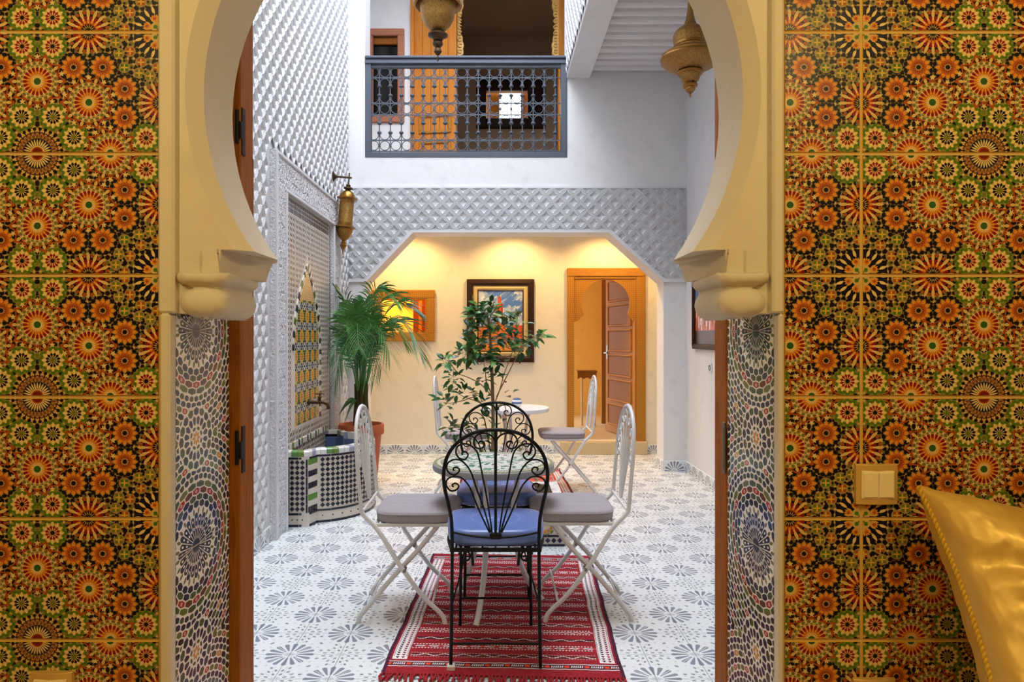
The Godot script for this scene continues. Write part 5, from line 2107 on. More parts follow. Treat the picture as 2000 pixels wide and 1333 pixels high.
	for i in range(1, edge.size() - 1):
		var a: Vector2 = edge[i]
		var b: Vector2 = edge[i + 1] if i + 1 < edge.size() else edge[0]
		if a.distance_to(b) > 0.2 and absf(a.y - b.y) < 0.01:
			continue
		var n := maxi(1, roundi(a.distance_to(b) / 0.042))
		for k in n:
			var p := a.lerp(b, (k + 0.5) / n)
			var ang := (b - a).angle()
			var m := MB.new()
			m.xf = lay * Transform3D(Basis(Vector3(0, 0, 1), ang), Vector3(p.x, p.y, 0.015))
			m.tint = [rgb(34, 34, 50), rgb(222, 216, 204), rgb(34, 34, 50), rgb(222, 216, 204), rgb(84, 112, 48), rgb(222, 216, 204)][count % 6].srgb_to_linear()
			m.rbox(Vector3.ZERO, Vector3(a.distance_to(b) / n / 2 - 0.0015, 0.019, 0.004), Basis.IDENTITY, 0.0015)
			obj("voussoir_tile", m, M.zellige, t)
			count += 1
	# ledge tiles on the wall along the top of the basin
	for i in 26:
		mb = MB.new()
		mb.xf = lay
		mb.tint = [rgb(226, 222, 212), rgb(108, 140, 52), rgb(226, 222, 212), rgb(222, 216, 204), rgb(226, 222, 212), rgb(60, 62, 84)][i % 6].srgb_to_linear()
		mb.box(Vector3(4.705 + i * 0.038, 0.498, 0.012), Vector3(4.740 + i * 0.038, 0.54, 0.02), 0.002)
		obj("ledge_tile", mb, M.zellige, t)
	# basin ---------------------------------------------------------------
	var outer := basin_path(0.0)
	var inner := basin_path(0.065)
	mb = MB.new()
	strip(mb, outer, 0.0, 0.462, 1.0)
	obj("basin_body", mb, M.bed, t)
	mb = MB.new()
	strip(mb, inner, 0.14, 0.47, -1.0)
	var fl := []
	for q in inner:
		fl.append(Vector3(q.x, 0.14, -q.y))
	mb.face(fl, Vector3(0.2, -1, -5.2))
	obj("basin_lining", mb, M.blue_tile, t)
	# blue lining tiles
	var run := resample(inner, 0.098)
	for i in run.size() - 1:
		for r in 3:
			mb = MB.new()
			var a: Vector2 = run[i]
			var b: Vector2 = run[i + 1]
			var nn := (b - a).orthogonal().normalized()
			var m2 := (a + b) / 2
			if nn.dot(Vector2(0.0, 5.2) - m2) < 0:
				nn = -nn
			var q := m2 + nn * 0.002
			mb.bar(Vector3(a.x + nn.x * 0.002, 0.195 + r * 0.1, -(a.y + nn.y * 0.002)).lerp(Vector3(q.x, 0.195 + r * 0.1, -q.y), 0.03), Vector3(b.x + nn.x * 0.002, 0.195 + r * 0.1, -(b.y + nn.y * 0.002)).lerp(Vector3(q.x, 0.195 + r * 0.1, -q.y), 0.03), 0.006, 0.096, Vector3.UP, 0.001)
			obj("lining_tile", mb, M.blue_tile, t)
	# rim: small tiles in white, green and lilac
	run = resample(outer, 0.042)
	var runi := resample_n(inner, run.size())
	for i in run.size() - 1:
		var c: Color = [rgb(228, 228, 226), rgb(160, 164, 190), rgb(228, 228, 226), rgb(98, 150, 84), rgb(232, 232, 230), rgb(226, 226, 222), rgb(112, 142, 62)][(i * 3) % 7].srgb_to_linear()
		mb = MB.new()
		mb.tint = c
		var a: Vector2 = run[i].lerp(run[i + 1], 0.03)
		var b: Vector2 = run[i].lerp(run[i + 1], 0.97)
		var ai: Vector2 = runi[i].lerp(runi[i + 1], 0.03)
		var bi: Vector2 = runi[i].lerp(runi[i + 1], 0.97)
		var ctr := Vector3((a.x + bi.x) / 2, 0.47, -(a.y + bi.y) / 2)
		var P := func(p: Vector2, y: float) -> Vector3: return Vector3(p.x, y, -p.y)
		var aa := a.lerp(ai, 0.14)
		var bb := b.lerp(bi, 0.14)
		mb.face([P.call(aa, 0.5), P.call(bb, 0.5), P.call(bi, 0.5), P.call(ai, 0.5)], ctr)
		mb.face([P.call(a, 0.462), P.call(b, 0.462), P.call(b, 0.492), P.call(a, 0.492)], ctr)
		mb.face([P.call(a, 0.492), P.call(b, 0.492), P.call(bb, 0.5), P.call(aa, 0.5)], ctr)
		mb.face([P.call(ai, 0.45), P.call(bi, 0.45), P.call(bi, 0.5), P.call(ai, 0.5)], ctr)
		obj("rim_tile", mb, M.zellige, t)
	# courses of dark tile: base line, two lines above the white plinth and below the rim
	for e in [[0.0, 0.016], [0.078, 0.092], [0.446, 0.460]]:
		run = resample(basin_path(-0.003), 0.09)
		for i in run.size() - 1:
			mb = MB.new()
			var a: Vector2 = run[i].lerp(run[i + 1], 0.015)
			var b: Vector2 = run[i].lerp(run[i + 1], 0.985)
			mb.bar(Vector3(a.x, (e[0] + e[1]) / 2, -a.y), Vector3(b.x, (e[0] + e[1]) / 2, -b.y), 0.008, e[1] - e[0], Vector3.UP, 0.001)
			obj("course_tile", mb, M.navy, t)
	# diamonds: three columns on the flat end, then round the bulge
	var dia := diamond_chip(0.0165, 0.004).mesh()
	var dot := diamond_chip(0.006, 0.003).mesh()
	var n := 0
	var extra := []
	var flat_x := [0.048, 0.082, 0.116]
	for c in 3:
		for r in 10:
			put("diamond_tile", dia, M.navy, t, Transform3D(Basis.IDENTITY, Vector3(flat_x[c], 0.118 + r * 0.0342, -4.6385)))
			n += 1
		put("dot_tile", dot, M.navy, t, Transform3D(Basis.IDENTITY, Vector3(flat_x[c], 0.047, -4.6385)))
	for e in [[0.014, 0.030, 0.092, 0.446], [0.138, 0.150, 0.092, 0.446]]:
		for r in 6:
			mb = MB.new()
			mb.box(Vector3(e[0], e[2] + r * 0.059 + 0.001, -4.645), Vector3(e[1], e[2] + (r + 1) * 0.059 - 0.001, -4.6365), 0.001)
			obj("course_tile", mb, M.navy, t)
	# the chamfered corner: green, white and black tiles one above another
	for sgn in [-1.0, 1.0]:
		for r in 9:
			var a := Vector2(0.152 + 0.004, 5.2 + sgn * 0.556)
			var b := Vector2(0.185 - 0.002, 5.2 + sgn * 0.448)
			mb = MB.new()
			mb.tint = [rgb(92, 140, 56), rgb(220, 214, 204), rgb(24, 26, 44), rgb(220, 214, 204), rgb(24, 26, 44), rgb(220, 214, 204)][(8 - r) % 6].srgb_to_linear()
			mb.bar(Vector3(a.x, 0.112 + r * 0.0395, -a.y), Vector3(b.x, 0.112 + r * 0.0395, -b.y), 0.008, 0.0375, Vector3.UP, 0.001)
			obj("corner_tile", mb, M.zellige, t)
	run = resample(bulge_path(-0.001), 0.0348)
	for i in range(1, run.size() - 1):
		var p: Vector2 = run[i]
		var tg: Vector2 = (run[i + 1] - run[i - 1]).normalized()
		var nn := tg.orthogonal()
		if nn.dot(p - Vector2(0.14, 5.2)) < 0:
			nn = -nn
		var zz := Vector3(nn.x, 0, -nn.y)
		var xx := Vector3.UP.cross(zz)
		for r in 10:
			var xf := Transform3D(Basis(xx, Vector3.UP, zz), Vector3(p.x, 0.118 + r * 0.0342, -p.y))
			if n < 300:
				put("diamond_tile", dia, M.navy, t, xf)
				n += 1
			else:
				extra.append(xf)
		if i % 2:
			put("dot_tile", dot, M.navy, t, Transform3D(Basis(xx, Vector3.UP, zz), Vector3(p.x, 0.047, -p.y)))
	multi("diamond_tiles_far_side", dia, M.navy, extra, t)
	# brass tap
	mb = MB.new()
	var tap := Vector3(0.012, 0.775, -5.17)
	mb.tube(smooth([tap, tap + Vector3(0.06, 0, 0), tap + Vector3(0.12, -0.002, 0), tap + Vector3(0.145, -0.02, 0), tap + Vector3(0.15, -0.05, 0)], 5), 0.013, 10)
	mb.xf = Transform3D(Basis(Vector3(0, 0, 1), -PI / 2), tap)
	mb.lathe([[0.0, 0.0], [0.026, 0.0], [0.026, 0.006], [0.014, 0.014]], 16)
	mb.xf = Transform3D(Basis.IDENTITY, tap + Vector3(0.085, 0, 0))
	mb.lathe([[0.012, 0.008], [0.011, 0.03], [0.016, 0.034], [0.016, 0.042], [0.006, 0.046], [0.006, 0.06]], 12)
	mb.xf = Transform3D.IDENTITY
	mb.bar(tap + Vector3(0.05, 0.062, 0), tap + Vector3(0.12, 0.062, 0), 0.012, 0.008, Vector3.UP, 0.002)
	var br := obj("tap", mb, M.dark_brass, t)
	br.set_meta("label", "aged brass tap")


func diamond_chip(h: float, z: float) -> MB:
	var mb := MB.new()
	var o := [Vector3(h, 0, 0), Vector3(0, h, 0), Vector3(-h, 0, 0), Vector3(0, -h, 0)]
	var i := []
	for p in o:
		i.append(p * 0.9 + Vector3(0, 0, z))
	mb.face(i, Vector3(0, 0, -1))
	for k in 4:
		mb.face([o[k], o[(k + 1) % 4], i[(k + 1) % 4], i[k]], Vector3(0, 0, -0.02))
	return mb


func niche_outline(grow: float) -> PackedVector2Array:
	# pointed arch in (d, y): centre 5.15, half width 0.34, springs at 1.12, apex 1.775
	var w := 0.34 + grow
	var p := PackedVector2Array([Vector2(5.15 - w, 0.63), Vector2(5.15 + w, 0.63)])
	var top := 1.745 + grow * 1.2
	var s := 1.16
	var hgt := top - s
	for sd in 2:
		var seq := []
		for i in 15:
			var u := float(i) / 14
			seq.append(Vector2(w * (1 - pow(u, 1.9)), s + hgt * u))
		if sd == 0:
			for q in seq:
				p.append(Vector2(5.15 + q.x, q.y))
		else:
			seq.reverse()
			for q in seq.slice(1):
				p.append(Vector2(5.15 - q.x, q.y))
	return p


func in_niche(d: float, y: float, grow: float) -> bool:
	return Geometry2D.is_point_in_polygon(Vector2(d, y), niche_outline(grow))


# outline of the basin in (distance from the wall, d)
func bulge_path(inset: float) -> PackedVector2Array:
	var p := PackedVector2Array()
	for i in 41:
		var a := lerpf(-1.44, 1.44, i / 40.0)
		p.append(Vector2(0.14 + (0.35 - inset) * cos(a), 5.2 + (0.45 - inset) * sin(a)))
	return p


func basin_path(inset: float) -> PackedVector2Array:
	var p := PackedVector2Array([Vector2(0.0, 4.64 + inset), Vector2(0.152 - inset * 0.6, 4.64 + inset)])
	p.append_array(bulge_path(inset))
	p.append(Vector2(0.152 - inset * 0.6, 5.76 - inset))
	p.append(Vector2(0.0, 5.76 - inset))
	return p


func strip(mb: MB, path: PackedVector2Array, y0: float, y1: float, side: float) -> void:
	for i in path.size() - 1:
		var a := path[i]
		var b := path[i + 1]
		var nn := (b - a).orthogonal().normalized()
		if nn.dot((a + b) / 2 - Vector2(0.1, 5.2)) < 0:
			nn = -nn
		nn *= side
		mb.face([Vector3(a.x, y0, -a.y), Vector3(b.x, y0, -b.y), Vector3(b.x, y1, -b.y), Vector3(a.x, y1, -a.y)], Vector3((a.x + b.x) / 2 - nn.x, y0, -(a.y + b.y) / 2 + nn.y))


func path_length(p: PackedVector2Array) -> float:
	var l := 0.0
	for i in p.size() - 1:
		l += p[i].distance_to(p[i + 1])
	return l


func resample(p: PackedVector2Array, step: float) -> PackedVector2Array:
	return resample_n(p, maxi(2, roundi(path_length(p) / step) + 1))


func resample_n(p: PackedVector2Array, n: int) -> PackedVector2Array:
	var out := PackedVector2Array()
	var L := path_length(p)
	for k in n:
		var want := L * k / (n - 1)
		var i := 0
		while i < p.size() - 2 and want > p[i].distance_to(p[i + 1]):
			want -= p[i].distance_to(p[i + 1])
			i += 1
		out.append(p[i].lerp(p[i + 1], clampf(want / maxf(p[i].distance_to(p[i + 1]), 1e-6), 0, 1)))
	return out


# moves a thing's origin without moving its parts
func recenter(t: Node3D, p: Vector3) -> void:
	var by := p - t.position
	t.position = p
	for c in t.get_children():
		c.position -= by


# ------------------------------------------------------------------ furniture, lamps, rugs
func build_objects() -> void:
	recenter(get_node("wall_fountain"), V(XL, 0, 5.2))
	recenter(get_node("balustrade"), V(-0.276, 2.94, DA + 0.03))
	rug("rug", "red woven rug with white zigzag bands under the mosaic table", V(0.057, 0.003, 3.3), -0.048, 0.9, 1.44, false)
	rug("rug", "red rug with white side bands on the floor under the far white table", V(0.16, 0.003, 5.8), 0.02, 0.92, 1.6, true)
	# iron chairs
	var iron := iron_chair("black wrought iron chair with blue cushion nearest the arch, back to the camera")
	iron.position = V(0, 0.012, 2.83)
	var iron2 := copy(iron, "black wrought iron chair with blue cushion between mosaic table and planter", V(0.005, 0.0, 3.535), PI)
	for c in iron2.get_children():
		if String(c.name).begins_with("foot_pad"):
			c.free()
	# white folding chairs
	var g := "white folding bistro chairs"
	var w := folding_chair("white folding chair with grey cushion left of the mosaic table, beside the fountain basin")
	w.set_meta("group", g)
	w.position = V(-0.407, 0.004, 3.25)
	copy(w, "white folding chair with grey cushion right of the mosaic table, half on the red rug", V(0.405, 0.004, 3.27), PI)
	copy(w, "white folding chair left of the far marble table, half hidden by the shrub", V(-0.29, 0.0, 5.8), 0.0)
	copy(w, "white folding chair right of the far marble table, before the carved doorway", V(0.6, 0.004, 5.8), PI)
	cafe_table("round cafe table with green and white mosaic top between the four nearest chairs", V(-0.01, 0.012, 3.25), true)
	cafe_table("round cafe table with white marble top behind the leafy shrub", V(0.155, 0.012, 5.8), false)
	# small pot
	var t := thing("sugar_pot", "small blue and white ceramic pot on the far marble table", "pot", V(0.175, 0.684, 5.8))
	var mb := MB.new()
	mb.lathe([[0.0, 0.0], [0.026, 0.0], [0.036, 0.012], [0.041, 0.03], [0.038, 0.048], [0.03, 0.056], [0.028, 0.056]], 24)
	obj("body", mb, M.marble, t)
	mb = MB.new()
	mb.lathe([[0.0405, 0.022], [0.0418, 0.03], [0.0412, 0.037]], 24)
	mb.lathe([[0.03, 0.055], [0.034, 0.058], [0.034, 0.064], [0.012, 0.07], [0.0, 0.071]], 24)
	obj("lid_and_band", mb, pbr(rgb(74, 98, 150), 0.25), t)
	# hanging lanterns
	hanging_lantern("large pierced brass lantern hanging mid courtyard, its top out of the picture", V(-0.386, 3.1, 4.7), 6.3, true)
	hanging_lantern("pierced brass lantern hanging from the ribbed ceiling at the right behind the arch", V(1.30, 2.855, 4.7), 3.76, false)
	wall_lantern()
	planter()


func rug(called: String, label: String, p: Vector3, turn: float, w: float, l: float, second: bool) -> void:
	var t := thing(called, label, "rug", p, turn)
	var mb := MB.new()
	var r := RandomNumberGenerator.new()
	r.seed = 9 if second else 3
	var nz := FastNoiseLite.new()
	nz.frequency = 0.9
	nz.seed = r.seed
	var top := []
	var uvs := []
	for i in 49:
		var row := []
		var ur := []
		for j in 25:
			var x := (-0.5 + j / 24.0) * w
			var z := (-0.5 + i / 48.0) * l
			var wob := 0.006 * nz.get_noise_2d(0.0, z * 3.0)
			row.append(Vector3(x + wob, 0.0065 + 0.002 * nz.get_noise_2d(x * 6, z * 6), z))
			ur.append(Vector2(j / 24.0, i / 48.0))
		top.append(row)
		uvs.append(ur)
	var nr := []
	for i in 49:
		var q := []
		for j in 25:
			q.append(Vector3.UP)
		nr.append(q)
	mb.grid(top, false, nr, false, uvs)
	for e in 2:
		for i in 48:
			var a: Vector3 = top[i][24 * e]
			var b: Vector3 = top[i + 1][24 * e]
			mb.face([a, b, Vector3(b.x, 0, b.z), Vector3(a.x, 0, a.z)], Vector3(0, 0, a.z), [Vector2(0.005, 0.5), Vector2(0.005, 0.5), Vector2(0.005, 0.5), Vector2(0.005, 0.5)])
		for j in 24:
			var a: Vector3 = top[48 * e][j]
			var b: Vector3 = top[48 * e][j + 1]
			mb.face([a, b, Vector3(b.x, 0, b.z), Vector3(a.x, 0, a.z)], Vector3(a.x, 0, 0), [Vector2(0.5, 0.003), Vector2(0.5, 0.003), Vector2(0.5, 0.003), Vector2(0.5, 0.003)])
	var m := print_mat(rug_print(second), 0.95)
	m.normal_enabled = true
	m.normal_texture = noise_tex(0.25, 256, true, [], 2, 71, 5.0)
	m.uv1_scale = Vector3.ONE
	m.normal_scale = 0.3
	obj("pile", mb, m, t)
	mb = MB.new()
	for e in ([-1.0, 1.0] if second else [1.0]):
		for i in 64:
			var x := (-0.5 + (i + 0.5) / 64.0) * w
			var z: float = e * l / 2
			var q := [Vector3(x, 0.004, z - e * 0.004)]
			var dx := 0.0
			for k in 4:
				dx += r.randf_range(-0.006, 0.006)
				q.append(Vector3(x + dx, 0.004 + 0.005 * r.randf(), z + e * 0.016 * (k + 1) * r.randf_range(0.8, 1.1)))
			mb.tube(q, [0.004, 0.005, 0.0055, 0.005, 0.002], 5)
	var f := obj("fringe", mb, M.rug_thread, t)
	f.set_meta("kind", "stuff")


# the scrolled fan shared by the chair backs: curves in metres, x from the middle, y from the floor
func fan_curves() -> Array:
	var raw := [
		[[588, 1110], [588, 700], [589, 300], [585, 200], [550, 135], [480, 107], [410, 125], [376, 185], [392, 243], [440, 260], [480, 228], [470, 193], [435, 188], [425, 212]],
		[[552, 1110], [530, 940], [490, 690], [450, 480], [428, 360], [400, 280], [340, 226], [272, 212], [216, 242], [203, 305], [240, 360], [292, 365], [320, 322], [296, 291], [262, 298], [266, 324]],
		[[538, 1110], [470, 860], [400, 660], [345, 490], [270, 392], [198, 368], [130, 396], [110, 455], [140, 508], [194, 521], [234, 480], [214, 448], [176, 456], [182, 482]],
		[[526, 1110], [440, 920], [380, 770], [330, 640], [250, 550], [172, 540], [115, 572], [105, 630], [150, 685], [208, 670], [226, 632], [196, 608], [164, 622], [174, 645]]]
	var out := []
	for c in raw:
		var q := []
		for p in c:
			q.append(Vector2((p[0] - 588) / 2643.0, 0.90 - (p[1] - 75) / 2643.0))
		out.append(smooth(q, 4))
	return out


func iron_chair(label: String) -> Node3D:
	var t := thing("iron_chair", label, "chair", Vector3.ZERO, 0.0, "black wrought iron chairs")
	# the back leans: depth grows with height
	var B := func(q: Vector2) -> Vector3: return Vector3(q.x, q.y, 0.185 + 0.16 * maxf(q.y - 0.46, 0.0))
	var mb := MB.new()
	var half := [Vector2(-0.163, 0.44), Vector2(-0.165, 0.55), Vector2(-0.176, 0.62), Vector2(-0.189, 0.68), Vector2(-0.192, 0.74), Vector2(-0.178, 0.80), Vector2(-0.143, 0.85), Vector2(-0.09, 0.885), Vector2(-0.04, 0.898), Vector2(0, 0.90)]
	var all := half.duplicate()
	for i in range(half.size() - 2, -1, -1):
		all.append(Vector2(-half[i].x, half[i].y))
	var path := []
	for q in smooth(all, 4):
		path.append(B.call(q))
	mb.tube(path, 0.0068, 8)
	obj("back_hoop", mb, M.iron, t)
	mb = MB.new()
	mb.tube([B.call(Vector2(0, 0.50)), B.call(Vector2(0, 0.9))], 0.0055, 8)
	obj("centre_bar", mb, M.iron, t)
	for c in fan_curves():
		for sx in [1.0, -1.0]:
			mb = MB.new()
			path = []
			for q in c:
				path.append(B.call(Vector2(q.x * sx, q.y)) + Vector3(0, 0, 0.001))
			mb.tube(path, 0.0034, 6)
			obj("scroll", mb, M.iron, t)
	mb = MB.new()
	path = []
	for i in 13:
		var u := -1.0 + i / 6.0
		path.append(B.call(Vector2(u * 0.164, 0.487 + 0.022 * u * u)))
	mb.tube(path, 0.004, 6)
	mb.box(Vector3(-0.022, 0.482, 0.184), Vector3(0.022, 0.505, 0.198), 0.004)
	obj("lower_rail", mb, M.iron, t)
	# seat frame
	mb = MB.new()
	var ring := []
	for q in [[-0.165, 0.185], [-0.185, 0.05], [-0.182, -0.08], [-0.15, -0.16], [-0.08, -0.19], [0.08, -0.19], [0.15, -0.16], [0.182, -0.08], [0.185, 0.05], [0.165, 0.185]]:
		ring.append(Vector3(q[0], 0.44, q[1]))
	path = smooth(ring, 4)
	mb.tube(path, 0.007, 8)
	mb.bar(Vector3(-0.172, 0.44, 0.185), Vector3(0.172, 0.44, 0.185), 0.012, 0.014)
	for i in 7:
		var x := -0.15 + i * 0.05
		mb.bar(Vector3(x, 0.442, 0.18), Vector3(x, 0.442, -0.165 if absf(x) > 0.12 else -0.185), 0.008, 0.004)
	obj("seat_frame", mb, M.iron, t)
	for e in [[-1.0, 0.185], [1.0, 0.185], [-1.0, -0.165], [1.0, -0.165]]:
		mb = MB.new()
		var x: float = e[0] * (0.163 if e[1] > 0 else 0.148)
		var z: float = e[1]
		var zf := z + (0.01 if z > 0 else -0.03)
		mb.tube([Vector3(x, 0.44, z), Vector3(x * 1.01, 0.22, (z + zf) / 2), Vector3(x * 1.03, 0.0, zf)], 0.0065, 8)
		# the thin brace that joins the leg half way down
		var dz := -0.05 if z > 0 else 0.05
		mb.tube(smooth([Vector3(x, 0.44, z + dz), Vector3(x * 1.0, 0.34, z + dz * 0.55), Vector3(x * 1.01, 0.25, z + dz * 0.12), Vector3(x * 1.02, 0.20, (z + zf) / 2)], 4), 0.004, 6)
		mb.tube(smooth([Vector3(x - e[0] * 0.045, 0.44, z), Vector3(x - e[0] * 0.028, 0.34, z), Vector3(x - e[0] * 0.006, 0.26, z), Vector3(x * 1.01, 0.22, (z + zf) / 2)], 4), 0.0035, 6)
		obj("leg", mb, M.iron, t)
	mb = MB.new()
	mb.tube([Vector3(-0.166, 0.09, 0.192), Vector3(0.166, 0.09, 0.192)], 0.0045, 6)
	obj("stretcher", mb, M.iron, t)
	mb = MB.new()
	mb.tube([Vector3(-0.152, 0.12, -0.187), Vector3(0.152, 0.12, -0.187)], 0.0045, 6)
	obj("stretcher", mb, M.iron, t)
	# scrolls that hang under the front and rear rail
	for sx in [-1.0, 1.0]:
		for z in [-0.175, 0.18]:
			mb = MB.new()
			path = []
			for i in 18:
				var a := 0.4 + i * 0.42
				var r := 0.026 - i * 0.0011
				path.append(Vector3(sx * (0.115 + cos(a) * r), 0.412 + sin(a) * r, z))
			mb.tube(path, 0.0042, 6)
			mb.tube([Vector3(sx * 0.09, 0.44, z), Vector3(sx * 0.085, 0.38, z)], 0.006, 6)
			obj("under_scroll", mb, M.iron, t)
	mb = MB.new()
	mb.box(Vector3(-0.182, -0.012, 0.18), Vector3(-0.152, 0.014, 0.21), 0.004)
	var fp := obj("foot_pad", mb, M.white_iron, t)
	fp.set_meta("label", "white pad under one foot")
	# cushion
	mb = MB.new()
	pad(mb, Vector3(0, 0.449, -0.008), 0.192, 0.188, 0.062, 4.5, 0.03, 0.10)
	obj("seat_cushion", mb, M.blue_fabric, t)
	return t


# a seat pad: super-ellipse plan, rounded edge; uv is the plan
func pad(mb: MB, c: Vector3, hx: float, hz: float, h: float, e: float, rnd: float, taper := 0.0) -> void:
	var rows := []
	var uvs := []
	for lv in [[0.0, 0.0], [0.8, 0.0], [0.95, 0.0], [0.985, 0.12], [1.0, 0.3], [1.0, 0.5], [1.0, 0.7], [0.99, 0.84], [0.955, 0.94], [0.88, 0.985], [0.7, 1.0], [0.4, 1.01], [0.0, 1.015]]:
		var row := []
		var ur := []
		for k in 49:
			var a := TAU * k / 48
			var cx := cos(a)
			var cz := sin(a)
			var r := pow(pow(absf(cx), e) + pow(absf(cz), e), -1.0 / e)
			var s: float = lv[0]
			var x := cx * r * s * hx
			var z := cz * r * s * hz
			x *= 1.0 + taper * (-z / hz) * 0.5
			row.append(c + Vector3(x, lv[1] * h, z))
			ur.append(Vector2(0.5 + x / (2.1 * hx), 0.5 + z / (2.1 * hz)))
		rows.append(row)
		uvs.append(ur)
	mb.grid(rows, false, [], true, uvs)


func folding_chair(label: String) -> Node3D:
	var t := thing("folding_chair", label, "chair")
	# faces +x; z = +-0.2 are the two side frames
	for s in [-1.0, 1.0]:
		var mb := MB.new()
		var zo: float = s * 0.198
		var path := smooth([Vector3(-0.176, 0.50, zo), Vector3(-0.165, 0.475, zo), Vector3(-0.10, 0.405, zo), Vector3(-0.01, 0.26, zo), Vector3(0.09, 0.125, zo), Vector3(0.156, 0.062, zo), Vector3(0.18, 0.032, zo), Vector3(0.188, 0.0, zo)], 4)
		mb.tube(path, 0.0105, 8)
		obj("front_leg", mb, M.white_iron, t)
		mb = MB.new()
		var zi: float = s * 0.17
		path = smooth([Vector3(0.155, 0.425, zi), Vector3(0.08, 0.33, zi), Vector3(-0.04, 0.20, zi), Vector3(-0.13, 0.095, zi), Vector3(-0.164, 0.052, zi), Vector3(-0.187, 0.026, zi), Vector3(-0.194, 0.0, zi)], 4)
		mb.tube(path, 0.0105, 8)
		obj("rear_leg", mb, M.white_iron, t)
		mb = MB.new()
		mb.cyl(Vector3(0.012, 0.235, s * 0.16), Vector3(0.012, 0.235, s * 0.212), 0.007, 10)
		obj("pivot", mb, M.steel, t)
	var mb := MB.new()
	mb.tube([Vector3(-0.172, 0.49, -0.2), Vector3(-0.172, 0.49, 0.2)], 0.0065, 8)
	obj("back_crossbar", mb, M.white_iron, t)
	mb = MB.new()
	mb.tube([Vector3(0.135, 0.10, -0.198), Vector3(0.135, 0.10, 0.198)], 0.005, 8)
	obj("stretcher", mb, M.white_iron, t)
	mb = MB.new()
	mb.tube([Vector3(-0.15, 0.07, -0.17), Vector3(-0.15, 0.07, 0.17)], 0.005, 8)
	obj("stretcher", mb, M.white_iron, t)
	# hoop of the back with the same scroll fan
	var B := func(q: Vector2) -> Vector3: return Vector3(-0.176 - 0.085 * (q.y - 0.5), q.y, q.x)
	var half := [Vector2(-0.2, 0.49), Vector2(-0.2, 0.62), Vector2(-0.197, 0.72), Vector2(-0.18, 0.81), Vector2(-0.14, 0.875), Vector2(-0.075, 0.915), Vector2(0, 0.93)]
	var all := half.duplicate()
	for i in range(half.size() - 2, -1, -1):
		all.append(Vector2(-half[i].x, half[i].y))
	var path := []
	for q in smooth(all, 4):
		path.append(B.call(q))
	mb = MB.new()
	mb.tube(path, 0.0088, 8)
	obj("back_hoop", mb, M.white_iron, t)
	mb = MB.new()
	mb.tube([B.call(Vector2(0, 0.50)), B.call(Vector2(0, 0.93))], 0.005, 8)
	obj("centre_bar", mb, M.white_iron, t)
	for c in fan_curves():
		for sx in [1.0, -1.0]:
			mb = MB.new()
			path = []
			for q in c:
				path.append(B.call(Vector2(q.x * sx * 0.98, 0.50 + (q.y - 0.50) * 1.05)))
			mb.tube(path, 0.0042, 6)
			obj("scroll", mb, M.white_iron, t)
	# seat: frame with slats
	mb = MB.new()
	for s in [-1.0, 1.0]:
		mb.bar(Vector3(-0.115, 0.428, s * 0.18), Vector3(0.205, 0.428, s * 0.18), 0.012, 0.014, Vector3.UP, 0.002)
	mb.bar(Vector3(-0.115, 0.428, -0.186), Vector3(-0.115, 0.428, 0.186), 0.012, 0.014, Vector3.UP, 0.002)
	mb.bar(Vector3(0.205, 0.428, -0.186), Vector3(0.205, 0.428, 0.186), 0.012, 0.014, Vector3.UP, 0.002)
	obj("seat_frame", mb, M.white_iron, t)
	for i in 8:
		mb = MB.new()
		mb.bar(Vector3(-0.085 + i * 0.037, 0.433, -0.18), Vector3(-0.085 + i * 0.037, 0.433, 0.18), 0.022, 0.004, Vector3.UP, 0.001)
		obj("seat_slat", mb, M.white_iron, t)
	mb = MB.new()
	pad(mb, Vector3(0.06, 0.4355, 0), 0.185, 0.192, 0.052, 5.0, 0.02)
	obj("seat_cushion", mb, M.grey_fabric, t)
	mb = MB.new()
	var seam := []
	for k in 49:
		var a := TAU * k / 48
		var r := pow(pow(absf(cos(a)), 5.0) + pow(absf(sin(a)), 5.0), -0.2)
		seam.append(Vector3(0.06 + cos(a) * r * 0.186, 0.474, sin(a) * r * 0.193))
	mb.tube(seam, 0.0025, 5, false)
	obj("cushion_seam", mb, M.grey_fabric, t)
	return t


